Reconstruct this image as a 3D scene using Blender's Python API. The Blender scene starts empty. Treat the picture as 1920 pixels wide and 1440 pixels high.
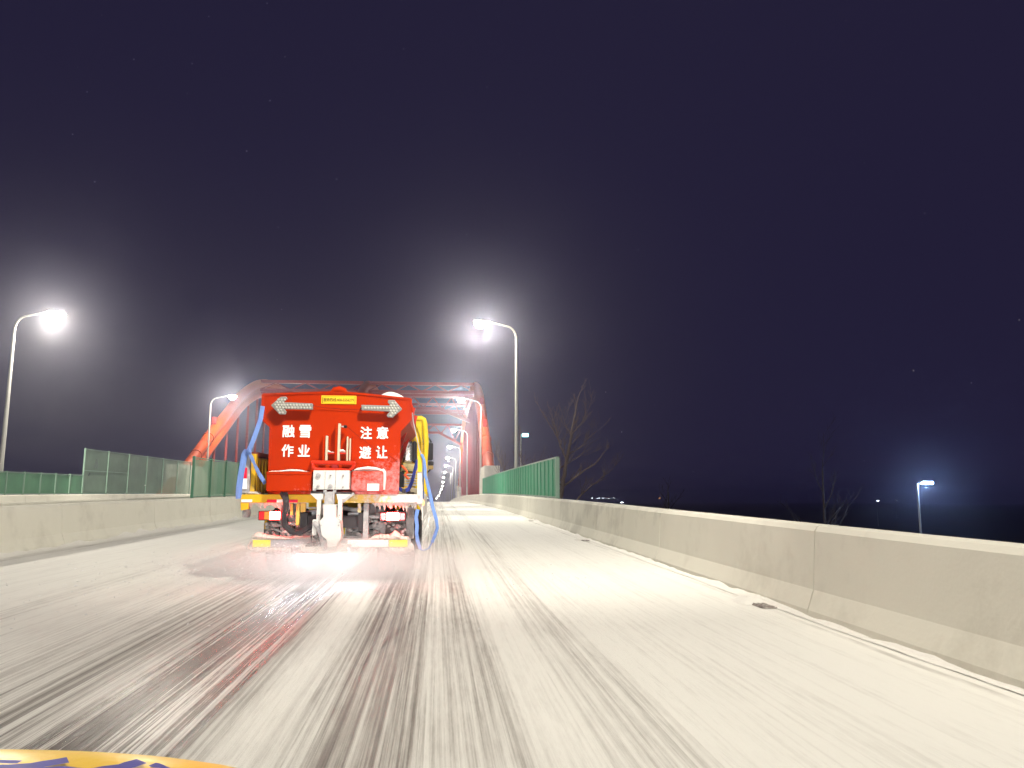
import bpy, bmesh, math, random
from mathutils import Vector, Matrix, noise as mnoise
random.seed(7)
R = math.radians
scene = bpy.context.scene
col = scene.collection

# ------------------------------------------------------------------ camera
CAM_Z = 1.25
F = 1440.0                       # focal length in photo pixels (1920 wide)
PITCH = math.atan(217 / 1440.0)
YAW = math.atan(140 / 1440.0 * math.cos(PITCH))
cam_d = bpy.data.cameras.new('camera')
cam = bpy.data.objects.new('camera', cam_d); col.objects.link(cam)
cam_d.sensor_width = 36.0; cam_d.lens = 27.0
cam_d.clip_start = 0.05; cam_d.clip_end = 6000
cam.location = (0, 0, CAM_Z)
cam.rotation_euler = (math.pi / 2 + PITCH, 0, -YAW)
scene.camera = cam
FW = Vector((math.sin(YAW) * math.cos(PITCH), math.cos(YAW) * math.cos(PITCH), math.sin(PITCH)))
RT = Vector((math.cos(YAW), -math.sin(YAW), 0))
UP = RT.cross(FW)

def ray(px, py):
    return FW + RT * ((px - 960) / F) + UP * ((720 - py) / F)

def at(px, py, Y):
    """point seen at a photo pixel, at the distance Y its support gives"""
    d = ray(px, py); t = Y / d.y
    return Vector((d.x * t, Y, CAM_Z + d.z * t))

# ------------------------------------------------------------------ night sky, moon, exposure
world = bpy.data.worlds.new('World'); scene.world = world
world.use_nodes = True
nt = world.node_tree; nt.nodes.clear()
wo = nt.nodes.new('ShaderNodeOutputWorld')
sky = nt.nodes.new('ShaderNodeTexSky'); sky.sky_type = 'NISHITA'; sky.sun_disc = False
sky.sun_elevation = R(-8); sky.sun_rotation = R(200)
b1 = nt.nodes.new('ShaderNodeBackground'); b1.inputs['Strength'].default_value = 0.004
b2 = nt.nodes.new('ShaderNodeBackground')
b2.inputs['Color'].default_value = (0.42, 0.34, 1.0, 1); b2.inputs['Strength'].default_value = 0.027
ad = nt.nodes.new('ShaderNodeAddShader')
nt.links.new(sky.outputs[0], b1.inputs['Color'])
nt.links.new(b1.outputs[0], ad.inputs[0]); nt.links.new(b2.outputs[0], ad.inputs[1])
nt.links.new(ad.outputs[0], wo.inputs['Surface'])

moon_d = bpy.data.lights.new('moon_light', 'SUN'); moon_d.energy = 0.01; moon_d.angle = R(0.5)
moon_d.color = (0.8, 0.85, 1.0)
moon = bpy.data.objects.new('moon_light', moon_d); col.objects.link(moon)
moon.rotation_euler = (R(35), 0, R(200))

scene.view_settings.view_transform = 'Standard'
scene.view_settings.look = 'None'
scene.view_settings.exposure = 0.40
scene.view_settings.gamma = 1.0
scene.view_settings.use_curve_mapping = False
scene.render.engine = 'CYCLES'
cy = scene.cycles
cy.max_bounces = 6; cy.diffuse_bounces = 3; cy.glossy_bounces = 3
cy.transmission_bounces = 4; cy.transparent_max_bounces = 12; cy.volume_bounces = 2
cy.sample_clamp_indirect = 4.0; cy.sample_clamp_direct = 0
cy.use_denoising = True
cy.volume_max_steps = 128

LAMP_W = 3300.0
LAMP_COL = (1.0, 0.935, 0.80)
HEAD_W = 650.0
HAZE_DENS = 0.00075

# ------------------------------------------------------------------ road alignment
KN = [(-40, -.64), (0, 0), (33, .53), (60, .80), (90, .93), (115, .95), (150, .85), (200, .45),
      (250, -.35), (300, -1.6), (350, -3.0), (400, -4.7), (470, -7.6), (560, -8.6), (900, -8.8)]

def zr(s):
    if s <= KN[0][0]: return KN[0][1]
    for i in range(len(KN) - 1):
        if s <= KN[i + 1][0]:
            a, b = KN[i], KN[i + 1]
            pa = KN[max(i - 1, 0)]; pb = KN[min(i + 2, len(KN) - 1)]
            h = b[0] - a[0]; t = (s - a[0]) / h
            ma = (b[1] - pa[1]) / (b[0] - pa[0]) * h; mb = (pb[1] - a[1]) / (pb[0] - a[0]) * h
            return ((2*t**3 - 3*t*t + 1) * a[1] + (t**3 - 2*t*t + t) * ma
                    + (-2*t**3 + 3*t*t) * b[1] + (t**3 - t*t) * mb)
    return KN[-1][1]

def xo(s):
    return -1.2e-4 * (s - 320) ** 2 if s > 320 else 0.0

SLOPE = 0.016
GROUND_Z = -9.2
XR, XL = 3.6, -7.7               # faces of the two barriers of our carriageway
XM, XF = -9.6, -20.2             # the other carriageway

# ------------------------------------------------------------------ material helpers
MATS = {}
def nodes_of(m):
    m.use_nodes = True
    t = m.node_tree
    return t, t.nodes['Principled BSDF'], t.nodes['Material Output']

def N(t, typ, **kw):
    n = t.nodes.new(typ)
    for k, v in kw.items():
        if k.startswith('i_'):
            n.inputs[k[2:].replace('_', ' ')].default_value = v
        else:
            setattr(n, k, v)
    return n

def mat(name, color, rough=0.6, metal=0.0, var=0.12, scale=6.0, bump=0.0, bscale=40.0,
        emis=None, estr=0.0, frost=None, stretch=None, dirt=None):
    """principled paint with noise variation, fine relief and optional frost / dirt patches"""
    m = bpy.data.materials.new(name); t, p, o = nodes_of(m)
    L = t.links.new
    tc = N(t, 'ShaderNodeTexCoord')
    mp = N(t, 'ShaderNodeMapping')
    if stretch: mp.inputs['Scale'].default_value = stretch
    L(tc.outputs['Object'], mp.inputs['Vector'])
    n1 = N(t, 'ShaderNodeTexNoise', i_Scale=scale, i_Detail=5.0, i_Roughness=0.6)
    L(mp.outputs[0], n1.inputs['Vector'])
    c0 = tuple(max(0, c * (1 - var * 1.4)) for c in color) + (1,)
    c1 = tuple(min(1, c * (1 + var)) for c in color) + (1,)
    mx = N(t, 'ShaderNodeMix', data_type='RGBA')
    mx.inputs['A'].default_value = c0; mx.inputs['B'].default_value = c1
    L(n1.outputs['Fac'], mx.inputs['Factor'])
    out = mx.outputs['Result']
    rough_out = None
    for spec, fc in ((dirt, (0.10, 0.075, 0.05, 1)), (frost, (0.80, 0.78, 0.74, 1))):
        if not spec: continue
        sc, lo, hi, zdir = spec[:4]
        if len(spec) > 4: fc = spec[4]
        n2 = N(t, 'ShaderNodeTexNoise', i_Scale=sc, i_Detail=8.0, i_Roughness=0.72)
        L(tc.outputs['Object'], n2.inputs['Vector'])
        src = n2.outputs['Fac']
        if zdir:
            sx = N(t, 'ShaderNodeSeparateXYZ'); L(tc.outputs['Object'], sx.inputs[0])
            a = N(t, 'ShaderNodeMath', operation='MULTIPLY_ADD')
            L(sx.outputs['Z'], a.inputs[0]); a.inputs[1].default_value = zdir[0]; a.inputs[2].default_value = zdir[1]
            b = N(t, 'ShaderNodeMath', operation='MULTIPLY_ADD')
            L(sx.outputs['X'], b.inputs[0]); b.inputs[1].default_value = zdir[2]; L(a.outputs[0], b.inputs[2])
            cl = N(t, 'ShaderNodeClamp', i_Min=-.35, i_Max=.35); L(b.outputs[0], cl.inputs[0])
            c = N(t, 'ShaderNodeMath', operation='ADD'); L(cl.outputs[0], c.inputs[0]); L(src, c.inputs[1])
            src = c.outputs[0]
        mr = N(t, 'ShaderNodeMapRange', i_From_Min=lo, i_From_Max=hi); L(src, mr.inputs['Value'])
        m2 = N(t, 'ShaderNodeMix', data_type='RGBA'); L(mr.outputs[0], m2.inputs['Factor'])
        L(out, m2.inputs['A']); m2.inputs['B'].default_value = fc
        out = m2.outputs['Result']
        r2 = N(t, 'ShaderNodeMapRange', i_To_Min=rough, i_To_Max=0.9); L(mr.outputs[0], r2.inputs['Value'])
        rough_out = r2.outputs[0]
    L(out, p.inputs['Base Color'])
    if rough_out: L(rough_out, p.inputs['Roughness'])
    else:
        rr = N(t, 'ShaderNodeMapRange', i_To_Min=max(.03, rough - .1), i_To_Max=min(1, rough + .12))
        L(n1.outputs['Fac'], rr.inputs['Value']); L(rr.outputs[0], p.inputs['Roughness'])
    p.inputs['Metallic'].default_value = metal
    p.inputs['Specular IOR Level'].default_value = .5 if rough < .3 or metal else .15
    if bump:
        nb = N(t, 'ShaderNodeTexNoise', i_Scale=bscale, i_Detail=4.0); L(mp.outputs[0], nb.inputs['Vector'])
        bp = N(t, 'ShaderNodeBump', i_Strength=bump, i_Distance=0.01)
        L(nb.outputs['Fac'], bp.inputs['Height']); L(bp.outputs[0], p.inputs['Normal'])
    if emis:
        p.inputs['Emission Color'].default_value = emis + (1,)
        p.inputs['Emission Strength'].default_value = estr
    MATS[name] = m
    return m

# ------------------------------------------------------------------ mesh helpers
class MB:
    def __init__(s): s.v = []; s.f = []
    def add(s, vs, fs):
        b = len(s.v); s.v += [tuple(v) for v in vs]; s.f += [tuple(i + b for i in f) for f in fs]; return s
    def box(s, a, b):
        x0, x1 = sorted((a[0], b[0])); y0, y1 = sorted((a[1], b[1])); z0, z1 = sorted((a[2], b[2]))
        return s.add([(x0,y0,z0),(x1,y0,z0),(x1,y1,z0),(x0,y1,z0),(x0,y0,z1),(x1,y0,z1),(x1,y1,z1),(x0,y1,z1)],
                     [(0,3,2,1),(4,5,6,7),(0,1,5,4),(1,2,6,5),(2,3,7,6),(3,0,4,7)])
    def bar(s, p, q, w, h=None, up=(0,0,1)):
        h = h or w; p, q = Vector(p), Vector(q); d = (q - p).normalized()
        u = Vector(up)
        if abs(d.dot(u)) > .98: u = Vector((0, 1, 0))
        a = d.cross(u).normalized(); c = a.cross(d)
        vs = []
        for e in (p, q):
            for i, j in ((-1,-1),(1,-1),(1,1),(-1,1)): vs.append(e + a * (w/2*i) + c * (h/2*j))
        return s.add(vs, [(0,1,2,3),(7,6,5,4),(0,4,5,1),(1,5,6,2),(2,6,7,3),(3,7,4,0)])
    def tube(s, pts, r, n=10, cap=True):
        pts = [Vector(p) for p in pts]; k = len(pts)
        rs = r if isinstance(r, (list, tuple)) else [r] * k
        vs = []; prev = None
        for i, p in enumerate(pts):
            d = (pts[min(i+1,k-1)] - pts[max(i-1,0)]).normalized()
            if prev is None:
                u = Vector((0,0,1)) if abs(d.z) < .9 else Vector((1,0,0))
                a = d.cross(u).normalized()
            else:
                a = (prev - d * prev.dot(d)).normalized()
            prev = a; c = d.cross(a)
            for j in range(n):
                t = 2*math.pi*j/n; vs.append(p + (a*math.cos(t) + c*math.sin(t)) * rs[i])
        fs = []
        for i in range(k-1):
            for j in range(n):
                fs.append((i*n+j, i*n+(j+1)%n, (i+1)*n+(j+1)%n, (i+1)*n+j))
        if cap: fs.append(tuple(reversed(range(n)))); fs.append(tuple((k-1)*n+j for j in range(n)))
        return s.add(vs, fs)
    def prism(s, pts, vec):
        """closed outline (list of points) extruded along vec"""
        n = len(pts); vec = Vector(vec)
        vs = [Vector(p) for p in pts] + [Vector(p) + vec for p in pts]
        fs = [tuple(range(n)), tuple(reversed(range(n, 2*n)))]
        for i in range(n): fs.append((i, i+n, (i+1)%n+n, (i+1)%n))
        return s.add(vs, fs)
    def ribbon(s, pts, w, th=0.006, side=(0,1,0)):
        """flat strap along pts, its width along vectors in side"""
        k = len(pts); vs = []
        for i, p in enumerate(pts):
            p = Vector(p); d = (Vector(pts[min(i+1,k-1)]) - Vector(pts[max(i-1,0)])).normalized()
            sd = Vector(side[i]) if isinstance(side, list) else Vector(side)
            sd = (sd - d * sd.dot(d)).normalized(); nn = d.cross(sd)
            for a, b in ((-1,-1),(1,-1),(1,1),(-1,1)): vs.append(p + sd*(w/2*a) + nn*(th/2*b))
        fs = [(3,2,1,0), tuple((k-1)*4+j for j in range(4))]
        for i in range(k-1):
            for j in range(4): fs.append((i*4+j, i*4+(j+1)%4, (i+1)*4+(j+1)%4, (i+1)*4+j))
        return s.add(vs, fs)
    def mesh(s, name, m, smooth=False):
        me = bpy.data.meshes.new(name); me.from_pydata(s.v, [], s.f); me.materials.append(m)
        bm = bmesh.new(); bm.from_mesh(me); bmesh.ops.recalc_face_normals(bm, faces=bm.faces); bm.to_mesh(me); bm.free()
        if smooth:
            me.polygons.foreach_set('use_smooth', [True]*len(me.polygons))
        return me
    def build(s, name, m, parent=None, smooth=False, bevel=0.0, seg=2):
        o = bpy.data.objects.new(name, s.mesh(name, m, smooth)); col.objects.link(o)
        if parent is not None: o.parent = parent
        if bevel:
            b = o.modifiers.new('bevel', 'BEVEL'); b.width = bevel; b.segments = seg; b.limit_method = 'ANGLE'
            b.harden_normals = False
        if smooth:
            o.data.set_sharp_from_angle(angle=R(42))
        return o

def tag(o, label=None, cat=None, group=None, kind=None):
    if label: o['label'] = label
    if cat: o['category'] = cat
    if group: o['group'] = group
    if kind: o['kind'] = kind
    return o

def thing(name, loc, label, cat, group=None, rot=(0,0,0)):
    o = bpy.data.objects.new(name, None); col.objects.link(o)
    o.location = loc; o.rotation_euler = rot; o.empty_display_size = .3
    return tag(o, label, cat, group)

def copy_tree(o, parent=None):
    c = o.copy(); col.objects.link(c)
    if parent is not None: c.parent = parent
    for ch in list(o.children): copy_tree(ch, c)
    return c

def fbm(x, y, z=0.0, o=4):
    return mnoise.fractal(Vector((x, y, z)), 1.0, 2.0, o)

def text_mesh(body, size, m, bold=0.0, depth=0.003, sx=1.0):
    cu = bpy.data.curves.new('lettering', 'FONT'); cu.body = body; cu.size = size
    cu.align_x = 'CENTER'; cu.align_y = 'CENTER'; cu.extrude = depth; cu.offset = bold
    cu.resolution_u = 3
    ob = bpy.data.objects.new('lettering', cu); col.objects.link(ob)
    bpy.context.view_layer.update()
    me = bpy.data.meshes.new_from_object(ob.evaluated_get(bpy.context.evaluated_depsgraph_get()))
    bpy.data.objects.remove(ob); bpy.data.curves.remove(cu)
    me.name = 'lettering'; me.materials.clear(); me.materials.append(m)
    # centre it on its own bounding box, standing upright in the XZ plane facing -Y
    xs = [v.co.x for v in me.vertices]; ys = [v.co.y for v in me.vertices]
    cx, cy_ = (min(xs)+max(xs))/2, (min(ys)+max(ys))/2
    for v in me.vertices: v.co = Vector(((v.co.x-cx)*sx, -v.co.z, v.co.y-cy_))
    return me

# ------------------------------------------------------------------ materials
CONC = mat('concrete', (0.73, 0.715, 0.635), .85, var=.05, scale=1.3, bump=.15, bscale=30,
           dirt=(0.9, .52, .74, None, (.58, .56, .49, 1)))
CONC_W = mat('damp_concrete', (0.72, 0.71, 0.63), .8, var=.06, scale=1.3, bump=.15, bscale=30, stretch=(1, .8, .12),
             dirt=(.55, .47, .56, None, (.60, .59, .525, 1)))
CONC_D = mat('deck_concrete', (0.30, 0.29, 0.27), .9, var=.15, scale=.8)
SNOW = mat('snow', (0.80, 0.785, 0.75), .75, var=.06, scale=18, bump=.6, bscale=25)
DIRTY_SNOW = mat('dirty_snow', (0.66, 0.60, 0.56), .8, var=.25, scale=30, bump=1.0, bscale=60)
RED = mat('spreader_red', (0.44, 0.026, 0.0005), .5, var=.08, scale=3,
          frost=(16, .66, 1.0, (-.85, 1.30, .36), (.66, .27, .27, 1)))
RED.node_tree.nodes['Principled BSDF'].inputs['Specular IOR Level'].default_value = .04
RED_D = mat('spreader_frame_red', (0.62, 0.03, 0.01), .4, var=.15, frost=(14, .66, .9, None, (.85, .6, .58, 1)))
WHITE = mat('white_paint', (0.62, 0.61, 0.585), .4, var=.05, scale=5, dirt=(9, .66, .84, None, (.42, .39, .34, 1)))
WHITE_L = mat('white_lettering', (0.88, 0.88, 0.86), .5, var=.02)
YEL = mat('truck_yellow', (0.74, 0.44, 0.02), .4, var=.12, scale=8, dirt=(5, .52, .8, None, (.35, .26, .14, 1)))
YEL_FROST = mat('truck_yellow_frosted', (0.72, 0.5, 0.12), .5, var=.15, scale=6,
                frost=(9, .58, .74, (0, 0, .30), (.72, .68, .66, 1)))
YEL_P = mat('rack_yellow', (0.80, 0.56, 0.02), .4, var=.08)
GREYM = mat('frosted_grey_metal', (0.40, 0.39, 0.40), .6, var=.35, scale=12, bump=.4, bscale=50,
            frost=(11, .52, .72, None, (.62, .58, .58, 1)))
DARK = mat('dark_metal', (0.05, 0.045, 0.05), .55, var=.3, scale=10, frost=(10, .6, .8, None, (.3, .28, .27, 1)))
BLACK = mat('black_plastic', (0.02, 0.02, 0.022), .35, var=.2)
RUBBER = mat('tyre_rubber', (0.03, 0.028, 0.028), .85, var=.2, frost=(6, .55, .95, None, (.25, .24, .23, 1)))
CHROME = mat('polished_steel', (0.75, 0.74, 0.70), .22, metal=.9, var=.1)
STRAP = mat('blue_strap', (0.17, 0.29, 0.66), .8, var=.25, scale=30, stretch=(1, 1, .2), bump=.3, bscale=120)
NAVY = mat('navy_strap', (0.03, 0.045, 0.25), .8, var=.25)
LED = mat('arrow_panel_grey', (0.27, 0.265, 0.25), .5, var=.1)
LEDW = mat('arrow_bulb', (0.46, 0.455, 0.42), .2, var=.03)
SIGNY = mat('sign_yellow', (0.90, 0.60, 0.03), .45, var=.04)
INK = mat('sign_ink', (0.10, 0.06, 0.01), .6, var=.05)
TAPE_R = mat('reflective_red', (0.85, 0.02, 0.06), .3, var=.05)
TAPE_W = mat('reflective_white', (0.9, 0.89, 0.88), .3, var=.03)
TAPE_Y = mat('reflective_yellow', (0.88, 0.72, 0.02), .35, var=.08)
TAIL_R = mat('tail_lens_red', (0.5, 0.01, 0.015), .2, var=.05, emis=(1, .03, .04), estr=.35)
TAIL_A = mat('tail_lens_amber', (0.6, 0.2, 0.03), .2, var=.05, emis=(1, .35, .05), estr=.15)
TAIL_ON = mat('tail_lamp_lit', (0.9, 0.2, 0.1), .2, var=.0, emis=(1, .030, .026), estr=115)
AMBER = mat('side_marker_lit', (0.9, 0.4, 0.02), .2, var=.0, emis=(1, .25, .01), estr=6)
STEEL = mat('lamp_steel', (0.50, 0.50, 0.47), .5, metal=.3, var=.05)
LENS = mat('street_lamp_lens', (0.9, 0.9, 0.85), .2, var=0, emis=(1.0, .90, .72), estr=115)
LENS_F = mat('street_lamp_lens_small', (0.9, 0.9, 0.85), .2, var=0, emis=(1.0, .88, .66), estr=60)
LENS_B = mat('blue_white_lens', (0.8, 0.85, 0.95), .2, var=0, emis=(.40, .62, 1.0), estr=60)
LENS_T = mat('teal_lens', (0.7, 0.95, 0.95), .2, var=0, emis=(.30, .85, .92), estr=5)
LENS_D = mat('distant_lens', (0.8, 0.85, 0.95), .2, var=0, emis=(.8, .9, 1.0), estr=30)
LENS_O = mat('distant_orange_lens', (0.9, 0.6, 0.3), .2, var=0, emis=(1, .45, .12), estr=6)
HEADL = mat('headlamp_lens', (0.9, 0.9, 0.9), .1, var=0, emis=(1, .96, .9), estr=8)
ARCH = mat('arch_orange_red', (0.42, 0.055, 0.004), .6, var=.10, scale=.7)
BRACE = mat('brace_red', (0.22, 0.025, 0.022), .5, var=.15, scale=.8)
GREEN = mat('fence_green', (0.05, 0.30, 0.165), .55, var=.22, scale=2.5, stretch=(1, 1, .25))
GREEN_F = mat('fence_frame_green', (0.22, 0.34, 0.27), .5, var=.1)
BARK = mat('bark', (0.17, 0.125, 0.105), .9, var=.3, scale=9, frost=(14, .66, .8, None, (.5, .48, .46, 1)))
BARK_DIM = mat('dimmed_bark', (0.07, 0.055, 0.05), .9, var=.3, scale=9)  # shade put into the colour: bark darkened so two trees look barely lit
EARTH = mat('dark_ground', (0.035, 0.03, 0.03), .95, var=.3, scale=.05)
HOOD = mat('hood_yellow', (0.80, 0.50, 0.015), .35, var=.06, scale=5, bump=.1, bscale=60,
           dirt=(11, .63, .7, None, (.55, .45, .30, 1)))
HOOD_B = mat('hood_blue_stripe', (0.09, 0.08, 0.34), .5, var=.2, scale=14)
CABLE = mat('cable_dark_red', (.10, .012, .01), .6, var=.1)
SLUSH = mat('grey_slush', (0.50, 0.47, 0.47), .8, var=.4, scale=9, bump=.8, bscale=50)
ICE = mat('cream_ice', (0.62, 0.53, 0.40), .6, var=.15, scale=20)
SALT = mat('salt_grain', (0.85, 0.85, 0.86), .5, var=.03)

def netting(name, colr, alpha):
    m = mat(name, colr, .6, var=.2, scale=1.5)
    t = m.node_tree; p = t.nodes['Principled BSDF']
    tc = N(t, 'ShaderNodeTexCoord'); n = N(t, 'ShaderNodeTexNoise', i_Scale=.45, i_Detail=3.0)
    t.links.new(tc.outputs['Object'], n.inputs['Vector'])
    mr = N(t, 'ShaderNodeMapRange', i_From_Min=.3, i_From_Max=.7, i_To_Min=alpha - .1, i_To_Max=min(1, alpha + .1))
    t.links.new(n.outputs['Fac'], mr.inputs['Value']); t.links.new(mr.outputs[0], p.inputs['Alpha'])
    return m
NET = netting('fence_netting_green', (0.10, 0.25, 0.15), .86)
NET_T = netting('fence_netting_pale_green', (0.24, 0.36, 0.27), .62)

def road_material():
    m = bpy.data.materials.new('snowy_road'); t, p, o = nodes_of(m); L = t.links.new
    tc = N(t, 'ShaderNodeTexCoord'); sp = N(t, 'ShaderNodeSeparateXYZ'); L(tc.outputs['Object'], sp.inputs[0])
    def nz(sx, sy, sc, det=4.0, rough=.6, off=0.0):
        mp = N(t, 'ShaderNodeMapping'); mp.inputs['Scale'].default_value = (sx, sy, 1)
        mp.inputs['Location'].default_value = (off, off, off)
        L(tc.outputs['Object'], mp.inputs['Vector'])
        n = N(t, 'ShaderNodeTexNoise', i_Scale=sc, i_Detail=det, i_Roughness=rough); L(mp.outputs[0], n.inputs['Vector'])
        return n.outputs['Fac']
    def mth(op, a, b, c=None):
        n = N(t, 'ShaderNodeMath', operation=op)
        for i, v in enumerate((a, b, c)):
            if v is None: continue
            if isinstance(v, (int, float)): n.inputs[i].default_value = v
            else: L(v, n.inputs[i])
        return n.outputs[0]
    # tyre-track profile across the road: 0 = wet slush, 1 = packed snow
    wob = mth('MULTIPLY_ADD', nz(.35, .12, 1.0, 2.0), .5, -.25)
    xw = mth('ADD', sp.outputs['X'], wob)
    xn = mth('MULTIPLY_ADD', xw, 1/12.0, 8/12.0)
    cr = N(t, 'ShaderNodeValToRGB'); L(xn, cr.inputs[0])
    prof = [(-8, .86), (-7.2, .80), (-6.9, .97), (-4.6, .98), (-4.25, .80), (-3.9, .96), (-3.1, .88), (-2.5, .70),
            (-2.05, .34), (-1.6, .06), (-1.25, .16), (-1.1, .80), (-.92, .99), (-.78, .88), (-.62, .48), (-.35, .38),
            (-.12, .58), (.05, .80), (.25, .70), (.45, .80), (.58, 1.0), (.8, .93), (1.12, .76), (1.35, .97), (3.3, 1.0), (4, 1.0)]
    # a ramp holds at most 32 stops
    el = cr.color_ramp.elements
    el[0].position = 0; el[0].color = (prof[0][1],)*3 + (1,)
    el[1].position = 1; el[1].color = (prof[-1][1],)*3 + (1,)
    for x, v in prof[1:-1]:
        e = el.new((x + 8) / 12.0); e.color = (v, v, v, 1)
    base = N(t, 'ShaderNodeSeparateColor'); L(cr.outputs[0], base.inputs[0]); base = base.outputs[0]
    fine = nz(24, .13, 1.0, 6.0, .70)            # long thin streaks left by tyres and brushes
    mid = nz(4.2, .10, 1.0, 4.0, .6, 7.3)
    clump = nz(3.0, 1.0, 1.0, 5.0, .65, 3.1)
    s1 = mth('MULTIPLY_ADD', fine, 4.2, -2.05)
    s2 = mth('MULTIPLY_ADD', mid, .9, -.45)
    grain = nz(30, 3.0, 1.0, 6.0, .75, 1.7)             # ragged snow crumbs between the streaks
    s3 = mth('ADD', mth('MULTIPLY_ADD', clump, .5, -.25), mth('MULTIPLY_ADD', grain, .9, -.45))
    # streaks count most where the snow is broken up
    mask = mth('SUBTRACT', 1.18, base)
    st = mth('MULTIPLY', mth('ADD', s1, s2), mask)
    cov = mth('ADD', mth('ADD', base, st), mth('MULTIPLY', s3, .55))
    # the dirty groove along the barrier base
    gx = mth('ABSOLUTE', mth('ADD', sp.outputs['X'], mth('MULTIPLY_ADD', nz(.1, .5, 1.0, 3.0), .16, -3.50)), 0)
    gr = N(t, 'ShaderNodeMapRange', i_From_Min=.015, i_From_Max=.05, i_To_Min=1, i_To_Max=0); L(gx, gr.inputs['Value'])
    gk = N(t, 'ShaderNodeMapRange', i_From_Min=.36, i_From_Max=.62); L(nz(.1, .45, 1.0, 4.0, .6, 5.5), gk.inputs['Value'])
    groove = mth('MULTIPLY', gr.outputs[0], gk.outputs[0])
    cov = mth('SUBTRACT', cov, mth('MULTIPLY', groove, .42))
    r2 = N(t, 'ShaderNodeValToRGB'); L(cov, r2.inputs[0])
    e = r2.color_ramp.elements
    e[0].position = 0.0; e[0].color = (.075, .066, .060, 1)
    e[1].position = 1.0; e[1].color = (.86, .85, .81, 1)
    x = e.new(.30); x.color = (.24, .22, .20, 1)
    x = e.new(.62); x.color = (.56, .54, .51, 1)
    x = e.new(.82); x.color = (.75, .735, .70, 1)
    p.inputs['Specular IOR Level'].default_value = .5
    L(r2.outputs[0], p.inputs['Base Color'])
    rg = N(t, 'ShaderNodeMapRange', i_From_Min=.18, i_From_Max=.62, i_To_Min=.25, i_To_Max=.85); L(mth('ADD', mth('MULTIPLY', base, .75), mth('MULTIPLY', cov, .25)), rg.inputs['Value'])
    L(rg.outputs[0], p.inputs['Roughness'])
    h = mth('ADD', mth('MULTIPLY', cov, 1.0), mth('MULTIPLY', nz(9, 5, 1.0, 5.0, .7, 2.2), .5))
    bp = N(t, 'ShaderNodeBump', i_Strength=.55, i_Distance=.035); L(h, bp.inputs['Height']); L(bp.outputs[0], p.inputs['Normal'])
    return m
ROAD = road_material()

# ------------------------------------------------------------------ ground, roads, decks
def strip(name, profile, s0, s1, ds, m, parent=None, smooth=True, closed=False):
    """a cross-section (x, z) swept along the road"""
    ss = []; s = s0
    while s < s1 - 1e-6: ss.append(s); s += ds if s < 120 else ds * 3
    ss.append(s1)
    mb = MB(); n = len(profile)
    for s in ss:
        for x, z in profile: mb.v.append((x + xo(s), s, zr(s) + z))
    for i in range(len(ss) - 1):
        for j in range(n if closed else n - 1):
            k = (j + 1) % n
            mb.f.append((i*n+j, i*n+k, (i+1)*n+k, (i+1)*n+j))
    if closed:
        mb.f.append(tuple(range(n))); mb.f.append(tuple((len(ss)-1)*n+j for j in reversed(range(n))))
    return mb.build(name, m, parent, smooth)

g = MB().add([(-1400, -200, GROUND_Z), (1400, -200, GROUND_Z), (1400, 2600, GROUND_Z), (-1400, 2600, GROUND_Z)], [(0,1,2,3)])
tag(g.build('ground', EARTH), kind='structure')
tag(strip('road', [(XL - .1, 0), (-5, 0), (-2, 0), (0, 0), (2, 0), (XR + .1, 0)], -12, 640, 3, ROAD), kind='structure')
tag(strip('opposite_road', [(XF - .1, 0), (-16, 0), (XM + .1, 0)], -12, 640, 6, ROAD), kind='structure')
tag(strip('bridge_deck', [(XL - .45, -.02), (XR + .75, -.02), (XR + .75, -.9), (XR - .6, -1.3), (XL + 1, -1.3), (XL - .45, -.9)],
          -12, 470, 6, CONC_D, smooth=False, closed=True), kind='structure')
tag(strip('opposite_bridge_deck', [(XF - .75, -.02), (XM + .45, -.02), (XM + .45, -.9), (XM - 1, -1.3), (XF + .6, -1.3), (XF - .75, -.9)],
          -12, 470, 6, CONC_D, smooth=False, closed=True), kind='structure')

# ------------------------------------------------------------------ concrete barriers
def barrier(x, side, label, joints, s_end):
    """side = +1 when the traffic face looks towards -x"""
    root = thing('concrete_barrier', (0, 0, 0), label, 'barrier')
    H = .875
    prof = [(0, 0), (0, .07), (.07, .26), (.115, H - .055), (.15, H - .008), (.165, H), (.36, H), (.375, H - .012), (.40, -.6), (.02, -.6)]
    pr = [(x + side * px_, z) for px_, z in prof]
    for a, b in zip(joints[:-1], joints[1:]):
        o = strip('barrier_segment', pr, a + .008, b - .008, 1.8 if b < 60 else 5.5, CONC_W if (side > 0 and 12 < a < 20) else CONC, root, smooth=False, closed=True)
    strip('barrier_run', pr, joints[-1] + .006, s_end, 6, CONC, root, smooth=False, closed=True)
    return root
jr = [2.1 + 5.3 * k for k in range(-2, 18)]
barrier(XR, 1, 'long concrete barrier carrying the ribbed dark green fence, bare tree behind it', jr, 470)
jl = [1.2 + 5.3 * k for k in range(-2, 18)]
barrier(XL, -1, 'long concrete barrier with snow-dusted foot facing the red spreader', jl, 470)
barrier(XM, 1, 'concrete barrier of the other carriageway across the median gap', [-8, 80], 470)
barrier(XF, -1, 'far concrete barrier under the row of pale green netting panels', [30 + 5.3 * k for k in range(0, 12)], 470)

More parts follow.
